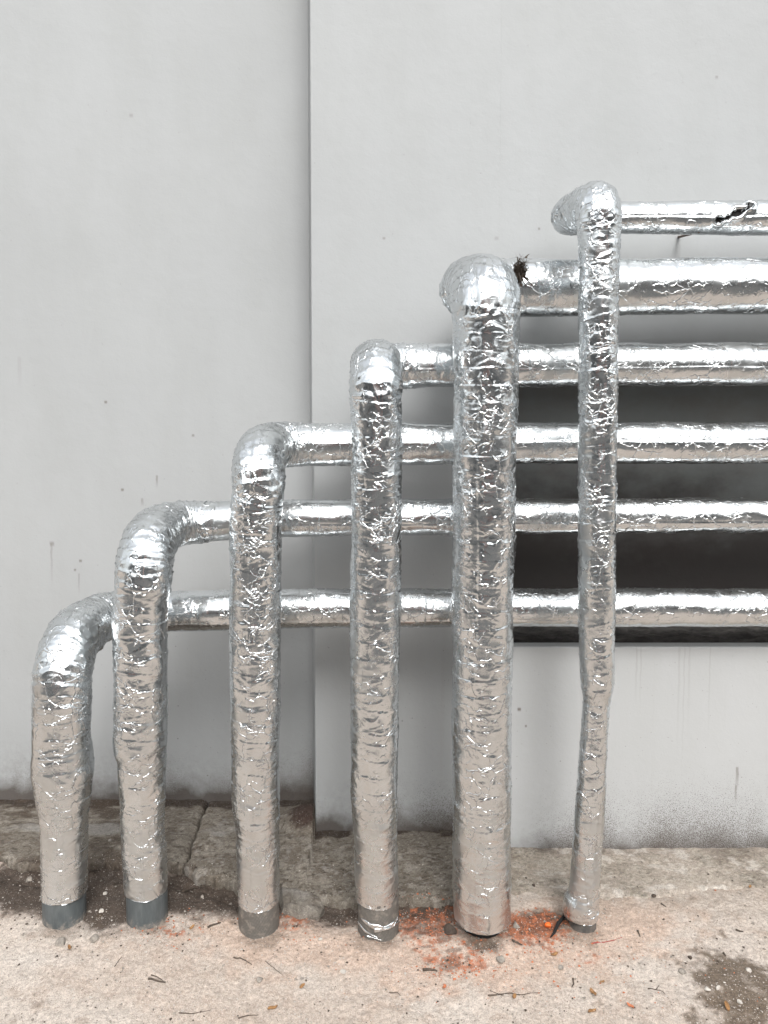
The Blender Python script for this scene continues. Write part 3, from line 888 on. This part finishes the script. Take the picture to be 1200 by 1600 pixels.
P1 = make_pipe(1, "shortest foil wrapped pipe at the left end of the row, with a grey plastic foot",
    [(1490, 67, 134), (1440, 67, 134), (1400, 66, 135), (1340, 65, 136), (1290, 64, 136), (1262, 61, 138), (1250, 58, 141), (1225, 55, 143), (1200, 52, 145), (1150, 52, 139), (1090, 51, 141), (1050, 51, 140), (1010, 52, 138)],
    163, [(200, 32, 955), (300, 31, 954), (500, 30, 950), (700, 29.5, 949), (1190, 29, 949)], 957, .125, .10, None, 1421, M_PVC, (68, 135, 0), 0.8, None, .35)
P2 = make_pipe(2, "second shortest foil wrapped pipe, thicker above a taped step, with a grey plastic foot",
    [(1490, 198, 263), (1420, 197, 262), (1340, 192, 259), (1325, 191, 259), (1300, 189, 257), (1250, 187, 257), (1180, 184, 258), (1165, 178, 259), (1080, 179, 260), (1000, 177, 261), (960, 177, 261), (900, 178, 263), (850, 181, 265), (820, 182, 265)],
    270, [(300, 31, 815), (360, 30, 813), (450, 29, 809), (600, 28, 808), (900, 27, 806), (1190, 26.5, 805)], 815, .12, .10, None, 1415, M_PVC, (198, 263, 0), 1.0, None, .8)
P3_ = make_pipe(3, "mid-height foil wrapped pipe just left of the wall edge, with a dark taped foot",
    [(1490, 371, 437), (1430, 372, 437), (1380, 370, 436), (1300, 368, 436), (1250, 362, 436), (1100, 360, 437), (1000, 359, 438), (900, 360, 438), (800, 360, 440), (740, 362, 441), (700, 363, 442)],
    427, [(450, 33, 695), (650, 32, 693), (850, 32, 692), (1190, 32, 692)], 695, .095, .085, None, 1431, M_TAPE, (372, 437, 0), 1.0, None, 1.0)
P4 = make_pipe(4, "foil wrapped pipe right of the wall edge, its foot bound in torn mesh tape",
    [(1490, 558, 623), (1430, 557, 622), (1350, 554, 621), (1300, 552, 621), (1250, 549, 621), (1150, 547, 622), (1000, 546, 624), (850, 548, 626), (700, 551, 627), (620, 551, 627), (580, 549, 627)],
    588, [(640, 34, 572), (850, 33, 570), (1190, 32.5, 569)], 572, .085, .085, None, 1427, M_TAPE, (558, 624, 0), 1.0, None, 1.0)
P5 = make_pipe(5, "thickest foil wrapped pipe, ending just above a dark hole in the ground",
    [(1490, 716, 794), (1464, 714, 795), (1452, 708, 798), (1430, 707, 799), (1250, 706, 798), (1100, 706, 799), (950, 706, 800), (800, 708, 804), (600, 709, 808), (500, 708, 810), (450, 707, 809)],
    731, [(820, 44, 450), (960, 43, 449), (1190, 43, 446)], 452, .075, .066, 449, 1464, M_BLACK, (722, 786, 0), 1.1,  # black foot cylinder stands in for the dark gap under the jacket
    lambda a, b: [(b - .155, math.radians(84), b - .125, math.radians(72), .0065), (b - .215, math.radians(92), b - .185, math.radians(80), .0055), (b - .10, math.radians(96), b - .075, math.radians(86), .006), (b - .15, math.radians(58), b - .12, math.radians(52), .005)], 1.0)
P6 = make_pipe(6, "tallest and thinnest foil wrapped pipe, kinked low down, with a torn top run",
    [(1490, 889, 932), (1450, 884, 933), (1430, 882, 934), (1412, 880, 935), (1400, 887, 935), (1380, 890, 936), (1330, 894, 940), (1250, 900, 945), (1150, 908, 948), (1095, 912, 951), (1078, 909, 956), (1060, 907, 958), (1000, 905, 958), (900, 904, 960), (800, 905, 961), (600, 906, 963), (400, 905, 966), (320, 904, 967)],
    884, [(960, 23, 340), (1100, 25, 340), (1190, 26.5, 340)], 341, .055, .044, 312, 1450, M_FOOT, (888, 932, 0), 1.1,
    lambda a, b: [(b - .10, math.radians(88), b - .075, math.radians(76), .006), (b - .165, math.radians(98), b - .135, math.radians(82), .006), (b - .20, math.radians(80), b - .185, math.radians(72), .005), (b + (1100 - 893) * .00209, math.radians(287), b + (1139 - 893) * .00209, math.radians(246), .0066),
                  (b + (1139 - 893) * .00209, math.radians(240), b + (1146 - 893) * .00209, math.radians(236), .0062), (b + (1090 - 893) * .00209, math.radians(291), b + (1101 - 893) * .00209, math.radians(285), .006)], 1.0)

# torn foil strips hanging on the mesh-taped foot, under the same pipe
def ribbon(name, pts, width, mat, parent, seed=0, up=(0, 0, 1)):
    P = np.array(pts, float); n = len(P)
    q = np.linspace(0, n - 1, n * 6)
    C = np.stack([np.interp(q, np.arange(n), P[:, k]) for k in range(3)], 1)
    T = np.gradient(C, axis=0)
    U = np.cross(T, np.array([0, -1.0, 0])); U /= np.linalg.norm(U, axis=1)[:, None] + 1e-9
    w = width * (.5 + vnoise(q * 1.3, q * 0, None, seed)) / 2
    k = np.linspace(-1, 1, 6)[None, :, None]
    G = C[:, None, :] + U[:, None, :] * w[:, None, None] * k
    G[..., 1] += .003 * (vnoise(q[:, None] * 2, k[..., 0] * 2 + seed, None, seed + 2) - .5)
    me = grid_mesh(name, G)
    sh = G.shape[:2]
    vec_attr(me, "wrap", np.stack([G[..., 0], G[..., 2], np.zeros(sh)], -1))
    col_attr(me, "wear", np.stack([np.full(sh, .9), np.full(sh, .12), np.zeros(sh)], -1))
    o = link(name, me, mat, parent)
    md = o.modifiers.new("thick", 'SOLIDIFY'); md.thickness = .0008
    return o
r4 = 33.5 * Y_P / F_PX
def foot_pt(px, py, cx=591, r=r4, out=.003):
    x = at(px, py, Y_P).x; c = at(cx, py, Y_P).x
    dx = max(-.98, min(.98, (x - c) / r))
    y = Y_P - math.sqrt(1 - dx * dx) * (r + out)
    p = at(px, py, y); return (c + dx * (r + out), y, p.z)
for i, (line, w) in enumerate([([(566, 1436), (580, 1447), (598, 1452), (614, 1444), (622, 1432)], .012), ([(561, 1440), (572, 1456), (590, 1466)], .006), ([(585, 1455), (605, 1452), (621, 1441)], .010), ([(575, 1462), (596, 1470)], .004)]):
    ribbon("torn_foil_strip", [foot_pt(a, b, out=.003 + .0015 * i) for a, b in line], w, M_FOIL, P4[0], i)

# ------------------------------------------------------------------ small fittings
def tube_mesh(name, pts, radii, nseg=7):
    P = np.array(pts, float); n = len(P)
    T = np.gradient(P, axis=0); T /= np.linalg.norm(T, axis=1)[:, None] + 1e-12
    ref = np.array([0, 0, 1.0]) if abs(T[0][2]) < .8 else np.array([0, 1.0, 0])
    N = np.cross(T, ref); N /= np.linalg.norm(N, axis=1)[:, None] + 1e-12
    B = np.cross(T, N)
    a = np.arange(nseg) / nseg * 2 * math.pi
    G = P[:, None, :] + (N[:, None, :] * np.cos(a)[None, :, None] + B[:, None, :] * np.sin(a)[None, :, None]) * np.asarray(radii)[:, None, None]
    G = np.concatenate([P[:1, None, :].repeat(nseg, 1), G, P[-1:, None, :].repeat(nseg, 1)], 0)
    return grid_mesh(name, G, True, True)

rodA, rodB = at(1058, 371, Y_PANEL + .02), at(1092, 362, Y_H + .01)
me = tube_mesh("rod", [rodA.lerp(rodB, k / 8) for k in range(9)], [.0045] * 9)
tag(link("steel_rod", me, M_RUST), "short rusty steel rod jutting from the wall under the torn top pipe", "rod")

# dry tuft of fibres lodged behind the thick pipe's elbow
def tuft(name, c, R, n, mat, label, cat):
    rng = np.random.default_rng(5)
    allv, allf = [], []
    k0 = 0
    for i in range(n):
        d = rng.normal(0, 1, 3); d /= np.linalg.norm(d)
        p = np.array(c) + rng.normal(0, .45, 3) * np.array(R) + np.array([.004, 0, 0]) * rng.normal(0, 1, 3)
        ln = rng.uniform(.004, .011) if i > n * .03 else rng.uniform(.012, .028)
        d2 = rng.normal(0, 1.2, 3)
        pts = [p + d * ln * t_ + d2 * ln * t_ * t_ for t_ in np.linspace(0, 1, 6)]
        w = rng.uniform(.0004, .0013) if i % 6 else rng.uniform(.002, .0045)
        side = np.cross(d, rng.normal(0, 1, 3)); side /= np.linalg.norm(side)
        side2 = np.cross(d, side)
        for j, q in enumerate(pts):
            ww = w * (1 - .7 * j / 5)
            allv += [q + side * ww, q - side * ww * .5 + side2 * ww * .87, q - side * ww * .5 - side2 * ww * .87]
            if j:
                a, b = k0 + 3 * (j - 1), k0 + 3 * j
                for m in range(3):
                    allf.append((a + m, a + (m + 1) % 3, b + (m + 1) % 3, b + m))
        k0 += 18
    me = bpy.data.meshes.new(name)
    me.from_pydata([tuple(v) for v in allv], [], allf); me.update()
    return tag(link(name, me, mat), label, cat)
tc = at(812, 424, 2.33)
tuft("dry_tuft", tc, (.013, .014, .030), 900, M_TUFT, "brown tuft of dead moss and fibres behind the thick pipe's elbow", "dry moss")

# ------------------------------------------------------------------ litter on the ground
ICO = None
def stone_mesh(name, r, seed, sub=2, flat=.65):
    bm = bmesh.new()
    bmesh.ops.create_icosphere(bm, subdivisions=sub, radius=r)
    rng = np.random.default_rng(seed)
    sc = rng.uniform(.7, 1.3, 3); sc[2] *= flat
    planes = [(rng.normal(0, 1, 3), rng.uniform(.55, .85)) for _ in range(6)]
    for v in bm.verts:
        c = np.array(v.co)
        for d, k in planes:
            d = d / np.linalg.norm(d)
            e = c.dot(d) - k * r
            if e > 0: c = c - d * e
        c *= sc
        v.co = c
    me = bpy.data.meshes.new(name)
    bm.to_mesh(me); bm.free()
    return me

def gpt(px, py):
    p = on_z(px, py, 0)
    for _ in range(4):
        z = max(float(ground_z(p.x, p.y)), -0.1)
        if p.y > float(edge_y(p.x)): z = float(apron_z(np.array(p.x), np.array(p.y)))
        p = on_z(px, py, z)
    return p

SCALE = Y_P / F_PX
STONES = [ # px, py, size px, material, label
    (46, 1376, 13, M_STONE, "rounded grey stone in the dark soil left of the shortest pipe"),
    (164, 1397, 9, M_PALE, "white angular pebble between the two shortest pipes"),
    (158, 1424, 8, M_PALE, "small white pebble low between the two shortest pipes, near the sand"),
    (172, 1314, 8, M_STONE, "grey chip lying on the stained slab between the two shortest pipes"),
    (95, 1474, 15, M_STONE, "flat grey stone in front of the shortest pipe's foot"),
    (146, 1468, 14, M_STONE, "grey lump of rubble right of the shortest pipe's foot"),
    (406, 1532, 13, M_STONE, "round grey stone lying alone on the sand below the mid-height pipe"),
    (782, 1500, 12, M_STONE, "dark grey stone on sand in front of the thickest pipe"),
    (876, 1513, 9, M_STONE, "grey stone on the pinkish sand below the tallest pipe"),
    (316, 1402, 8, M_STONE, "brown-grey stone in the soil right of the second shortest pipe"),
    (703, 1456, 20, M_SOIL, "dark angular lump beside the thickest pipe's foot"),
    (806, 1447, 13, M_STONE, "grey stone in brick dust right of the thickest pipe"),
    (834, 1384, 7, M_SOIL, "dark crumb on the slab left of the tallest pipe"),
    (1078, 1497, 7, M_SOIL, "small black stone on the sand right of the tallest pipe"),
    (1022, 1400, 7, M_SOIL, "dark chip on the pale slab right of the tallest pipe"),
    (1105, 1546, 8, M_PALE, "white pebble at the left side of the damp patch"),
    (1122, 1544, 7, M_PALE, "white pebble in the middle of the damp patch"),
    (1156, 1566, 7, M_PALE, "white pebble in the lower part of the damp patch"),
    (1170, 1516, 7, M_PALE, "white pebble at the upper edge of the damp patch"),
    (500, 1468, 8, M_PALE, "white chip on the sand left of the mesh-taped foot"),
    (536, 1519, 8, M_PALE, "pale pebble on open sand below the mesh-taped foot"),
    (1066, 1520, 10, M_STONE, "grey flake on the sand left of the damp patch"),
]
for i, (px, py, sz, m, lab) in enumerate(STONES):
    p = gpt(px, py)
    r = sz * .5 * SCALE * 1.05
    o = link("stone", stone_mesh("stone", r, 300 + i, 3 if sz > 10 else 2), m)
    o.location = (p.x, p.y, p.z + r * .22)
    o.rotation_euler = (0, 0, random.uniform(0, 6))
    tag(o, lab, "stone", "loose stones on the ground by the pipes")

# broken chunk of slab
p = gpt(470, 1420)
bm = bmesh.new()
outline = [(437, 1384), (462, 1388), (500, 1404), (506, 1414), (498, 1430), (470, 1432), (440, 1424)]
base = [on_z(a, b, .0) for a, b in outline]
cen = sum(base, Vector()) / len(base)
rings = []
for k, (sc_, z) in enumerate(((1.06, -.05), (1.03, -.02), (1.0, -.006), (.90, .006), (.55, .012))):
    ring = []
    for j, q in enumerate(base):
        for h_ in range(4):
            w = q.lerp(base[(j + 1) % len(base)], h_ / 4)
            d = (w - cen) * (sc_ + .07 * (float(vnoise(w.x * 60, w.y * 60 + k * 5, None, 77)) - .5))
            ring.append(bm.verts.new((cen.x + d.x, cen.y + d.y, z + .012 * (float(vnoise(w.x * 50 + k, w.y * 50, None, 78)) - .5))))
    rings.append(ring)
for a, b in zip(rings, rings[1:]):
    for j in range(len(a)):
        bm.faces.new((a[j], a[(j + 1) % len(a)], b[(j + 1) % len(a)], b[j]))
bm.faces.new(rings[-1])
bmesh.ops.recalc_face_normals(bm, faces=bm.faces)
me = bpy.data.meshes.new("concrete_chunk"); bm.to_mesh(me); bm.free()
co = np.array([v.co for v in me.vertices])
col_attr(me, "tint", apron_tint(co[:, 0], co[:, 1], co[:, 2]) * .85 + .03)
tag(link("concrete_chunk", me, M_APRON), "broken grey chunk of the slab edge right of the mid-height pipe's foot", "concrete chunk")

# orange scrap
p = gpt(857, 1449)
o = link("plastic_scrap", stone_mesh("plastic_scrap", .0095, 74, 2, .8), M_ORANGE)
o.location = (p.x, p.y, p.z + .006)
tag(o, "bright orange scrap in brick dust left of the tallest pipe's foot", "scrap")
# flap of dark liner beside the tallest pipe's foot
pts = [gpt(884, 1432), gpt(872, 1446), gpt(866, 1460), gpt(860, 1468)]
me = tube_mesh("dark_root", [(q.x, q.y, q.z + .006) for q in pts], [.004, .0055, .004, .0015])
tag(link("dark_root", me, M_BLACK), "black curled scrap against the left of the tallest pipe's foot", "scrap")

TWIGS = [
    ([(925, 1474), (942, 1473), (958, 1470), (972, 1465)], 1.5, M_RED, "thin red twig on the sand right of the tallest pipe's foot"),
    ([(365, 1497), (374, 1498), (384, 1501), (393, 1508)], 1.8, M_TWIG, "curved dark twig on the sand below the dark taped foot"),
    ([(414, 1502), (428, 1512), (443, 1525)], 1.0, M_TWIG, "thin straight stalk on sand right of the curved dark twig"),
    ([(325, 1450), (334, 1446), (345, 1443)], 3.0, M_TWIG, "dark bark sliver on the sand left of the dark taped foot"),
    ([(231, 1530), (240, 1531), (250, 1534), (258, 1536)], 2.6, M_TWIG, "black split twig on the open sand below the second shortest pipe"),
    ([(236, 1525), (246, 1527), (254, 1533)], 1.6, M_TWIG, "short dark twig lying across the black split twig"),
    ([(660, 1516), (672, 1516), (683, 1519)], 3.4, M_TWIG, "dark bark piece left of the brick dust patch on the open sand"),
    ([(762, 1556), (780, 1554), (800, 1553), (812, 1556)], 1.7, M_TWIG, "branched dark twig at the bottom centre of the sand"),
    ([(765, 1548), (775, 1552), (786, 1556)], 1.0, M_TWIG, "thin side twig touching the branched dark twig at bottom centre"),
    ([(806, 1555), (825, 1553), (846, 1550)], 1.0, M_TWIG, "thin stalk trailing right of the branched dark twig"),
    ([(895, 1530), (896, 1537), (894, 1544)], 2.2, M_TWIG, "upright dark sliver on the sand right of the branched twig"),
    ([(1012, 1545), (1024, 1547), (1030, 1540)], 1.8, M_TWIG, "forked dark twig on the sand left of the damp patch"),
    ([(1024, 1547), (1036, 1550), (1044, 1560)], 1.1, M_TWIG, "thin stalk end beside the forked dark twig"),
    ([(1130, 1490), (1134, 1495)], 3.0, M_TWIG, "dark seed husk at the top of the damp patch"),
    ([(1150, 1454), (1162, 1457)], 2.6, M_TWIG, "dark bark flake on the right slab sand, above the damp patch"),
    ([(1032, 1412), (1041, 1418)], 2.4, M_TWIG, "dark sliver on the sandy slab right of the tallest pipe"),
    ([(996, 1455), (1000, 1464)], 2.6, M_TWIG, "dark speck of bark just right of the red twig"),
    ([(800, 1470), (816, 1478)], 3.0, M_TWIG, "dark bark strip in the brick dust right of the thickest pipe"),
    ([(280, 1583), (300, 1584), (330, 1578)], 1.2, M_TWIG, "thin stalk at the bottom left edge of the sand"),
    ([(372, 1592), (390, 1587), (404, 1586)], 1.4, M_TWIG, "thin stalk at the bottom of the sand below the dark taped foot"),
    ([(180, 1510), (186, 1500), (190, 1496)], 1.2, M_TWIG, "fine stalk on the sand below the second shortest pipe's left side"),
    ([(608, 1552), (620, 1550), (626, 1556)], 1.1, M_TWIG, "fine curled stalk on sand below the mesh-taped foot"),
    ([(285, 1394), (305, 1388), (330, 1384)], 2.4, M_TWIG, "dark root in the soil between second and third pipe"),
]
for i, (pl, w, m, lab) in enumerate(TWIGS):
    q = [gpt(a, b) for a, b in pl]
    P = np.array([(v.x, v.y, v.z + w * SCALE * .45) for v in q])
    k = np.linspace(0, len(P) - 1, max(6, len(P) * 4))
    C = np.stack([np.interp(k, np.arange(len(P)), P[:, j]) for j in range(3)], 1)
    C[:, 0] += .0022 * (vnoise(k * 1.7, k * 0, None, i) - .5); C[:, 1] += .004 * (vnoise(k * 1.7, k * 0 + 3, None, i) - .5)
    me = tube_mesh("twig", C, w * SCALE * .62 * (1 - .55 * np.linspace(0, 1, len(C))), 6)
    tag(link("twig", me, m), lab, "twig", "dry twigs and bark scattered on the sand")

LEAVES = [(300, 1451, 9, "tan dry leaf fragment left of the dark taped foot"), (108, 1483, 10, "amber leaf scrap in front of the shortest pipe"), (472, 1543, 9, "orange-brown leaf curl on the open sand"),
          (426, 1578, 12, "yellow-brown leaf scrap at the bottom of the sand"), (803, 1560, 10, "amber leaf below the branched dark twig"), (866, 1494, 11, "amber leaf under the brick dust by the tallest pipe"),
          (927, 1554, 12, "brown narrow leaf on the sand right of the branched twig"), (925, 1583, 12, "tilted brown leaf at the bottom edge of the sand"), (1136, 1575, 12, "amber leaf at the bottom of the damp patch"),
          (941, 1537, 9, "small tan husk on the sand below the tallest pipe"), (1172, 1388, 9, "brown leaf fleck on the right slab"), (694, 1545, 9, "orange flake on the sand below the brick dust patch"),
          (985, 1574, 9, "pink-red flake at the bottom of the sand left of the damp patch")]
for i, (px, py, sz, lab) in enumerate(LEAVES):
    p = gpt(px, py)
    Lh = sz * SCALE * .62
    u = np.linspace(-1, 1, 9)[:, None]; v = np.linspace(-1, 1, 5)[None, :]
    wv = .42 * np.sqrt(np.clip(1 - u ** 2, 0.0, 1))
    G = np.stack([u * Lh + 0 * v, v * wv * Lh, (.25 * v ** 2 + .18 * u ** 2 + .1 * np.sin(u * 4 + i) + 0 * v) * Lh], -1)
    me = grid_mesh("leaf", G)
    o = link("dry_leaf", me, M_BRICK if i in (11, 12) else M_LEAF)
    o.modifiers.new("thick", 'SOLIDIFY').thickness = .0006
    o.location = (p.x, p.y, p.z + .003)
    o.rotation_euler = (random.uniform(-.3, .3), random.uniform(-.3, .3), random.uniform(0, 6.28))
    tag(o, lab, "leaf", "dead leaf scraps on the sand")

# grit nobody could count
def grit(name, mat, n, dens, r_lo, r_hi, seed, on_slab=False):
    rng = np.random.default_rng(seed)
    V = np.array([[1, 0, 0], [-.5, .85, .1], [-.6, -.8, 0], [0.1, 0.05, .8], [.05, -.1, -.7], [.4, .7, .45]], float)
    Fq = [(0, 5, 3), (5, 1, 3), (1, 2, 3), (2, 0, 3), (0, 4, 5), (5, 4, 1), (1, 4, 2), (2, 4, 0)]
    vs, fs = [], []
    xs_, ys_ = [], []
    while len(xs_) < n:
        px = rng.uniform(-20, 1220, 4000); py = rng.uniform(1300 if on_slab else 1340, 1620, 4000)
        keep = rng.random(4000) < dens(px, py)
        for a, b in zip(px[keep], py[keep]):
            xs_.append(a); ys_.append(b)
    xs_, ys_ = np.array(xs_[:n]), np.array(ys_[:n])
    # to the ground
    a = (xs_ - CX) / F_PX; b = (CY - ys_) / F_PX
    dx, dy, dz = a, _cp + b * _sp, -_sp + b * _cp
    z = np.zeros(n)
    for _ in range(4):
        t_ = (z - H_EYE) / dz
        x, y = dx * t_, dy * t_
        gz = ground_z(x, y)
        z = np.where(y > edge_y(x), np.maximum(apron_z(x, y), gz), gz)
        z = np.maximum(z, -.1)
    r = r_lo * (r_hi / r_lo) ** (rng.random(n) ** 2.2)
    for i in range(n):
        ang = rng.uniform(0, 6.28); c, s__ = math.cos(ang), math.sin(ang)
        q = V * rng.uniform(.6, 1.3, V.shape) * r[i]
        q = np.stack([q[:, 0] * c - q[:, 1] * s__, q[:, 0] * s__ + q[:, 1] * c, q[:, 2] * .8], 1) + (x[i], y[i], z[i] + r[i] * .25)
        k = len(vs) * 6
        vs.append(q); fs += [(f[0] + k, f[1] + k, f[2] + k) for f in Fq]
    me = bpy.data.meshes.new(name)
    me.from_pydata(np.concatenate(vs).tolist(), [], fs); me.update()
    return tag(link(name, me, mat), kind='stuff')

soilzone = lambda px, py: np.clip(1.1 * blob(px, py, 80, 1395, 130, 40) + blob(px, py, 190, 1400, 150, 45) + blob(px, py, 320, 1405, 90, 36) + .5 * blob(px, py, 480, 1460, 90, 16) + blob(px, py, 660, 1435, 60, 25), 0, 1)
brick = lambda px, py: np.clip(blob(px, py, 665, 1440, 55, 24) + 1.2 * blob(px, py, 835, 1452, 50, 26) + .9 * blob(px, py, 712, 1508, 50, 20) + .3 * blob(px, py, 270, 1450, 50, 22) + .35 * blob(px, py, 455, 1442, 40, 20) + .07 * blob(px, py, 850, 1500, 200, 45), 0, 1)
allz = lambda px, py: .35 + .65 * soilzone(px, py) + 0 * px
tag(grit("gravel", M_PALE, 900, lambda a, b: np.where(b > 1430, .35, .15) * (1 - .8 * blob(a, b, 1150, 1550, 90, 70)) + .6 * soilzone(a, b), .0011, .0042, 1), "pale grit scattered over soil and sand", "gravel")
tag(grit("gravel", M_STONE, 900, allz, .0012, .0060, 2), "grey-brown grit, thickest in the dark soil", "gravel")
tag(grit("gravel", M_SOIL, 2000, lambda a, b: .08 + .95 * soilzone(a, b) + .5 * brick(a, b), .0011, .0052, 3), "dark crumbs of soil on the sand", "soil crumbs")
M_SAND = mat_plain("sand_grain", (0.53, 0.475, 0.425), 0.9, 0, 0.3, 150, 0.4, 0.002)
tag(grit("gravel", M_SAND, 7000, lambda a, b: np.where(b > 1425, .6, .12) + 0 * a, .0009, .0036, 6), "sandy grit lying over the whole ground", "gravel")
tag(grit("gravel", M_BRICK, 2200, brick, .0010, .0048, 4), "orange crushed brick beside the pipes' feet", "brick crumbs")

M_ROAD = mat_plain("dark_asphalt", (0.092, 0.090, 0.087), 0.9, 0, 0.3, 40, 0.6, .004)
gxr = np.linspace(-60, 60, 61); gyr = np.concatenate([[0.35], np.linspace(-0.2, -12.4, 30)])
RX, RY = np.meshgrid(gxr, gyr)
RZ = np.full_like(RX, 0.02)
RY = np.where(RY > 0, RY + .12 * (fbm(RX * 1.5, RX * 0, 3, 88) - .5), RY)
tag(link("road", grid_mesh("road", np.stack([RX, RY, RZ], -1)), M_ROAD), kind='structure')

# ------------------------------------------------------------------ what stands across the yard (mirrored in the foil)
M_FAR = mat_plain("dark_render", (0.085, 0.090, 0.093), 0.8, 0, 0.3, 0.8, 0.1, .01)
M_TERRA = mat_plain("faded_pink_render", (0.42, 0.22, 0.18), 0.8, 0, 0.2, 0.8, 0.1, .01)
M_GLASS = mat_plain("dark_window_glass", (0.03, 0.035, 0.04), 0.12, 0, 0.2, 1, 0.0, .01)
M_ROOF = mat_plain("grey_roof", (0.10, 0.10, 0.10), 0.8, 0, 0.2, 2, 0.2, .01)
far = thing("house", (0, -14, -.02), "dark low house with a pink middle bay across the yard", "house")
def fbox(name, x0, x1, y0, y1, z0, z1, m):
    return poly_block(name, rect(x0, x1, z0, z1), y0, y1, m, far)
fbox("wing", -30, -2.6, -20, -13.0, -.1, 5.6, M_FAR)
fbox("wing", 2.6, 30, -20, -13.0, -.1, 5.6, M_FAR)
fbox("middle_bay", -2.6, 2.6, -20, -12.6, -.1, 6.2, M_TERRA)
fbox("roof", -30.5, 30.5, -20.4, -12.2, 6.2, 6.5, M_ROOF)
for x in (-24, -18, -12, -7, 7, 12, 18, 24):
    fbox("window", x - 1.1, x + 1.1, -13.0, -12.96, 1.1, 3.0, M_GLASS)
    fbox("window", x - 1.1, x + 1.1, -13.0, -12.96, 3.6, 5.0, M_GLASS)
for x in (-1.5, 1.5):
    fbox("window", x - .5, x + .5, -12.6, -12.57, 3.2, 4.6, M_GLASS)
fbox("door", -.55, .55, -12.6, -12.56, 0, 2.2, M_FAR)
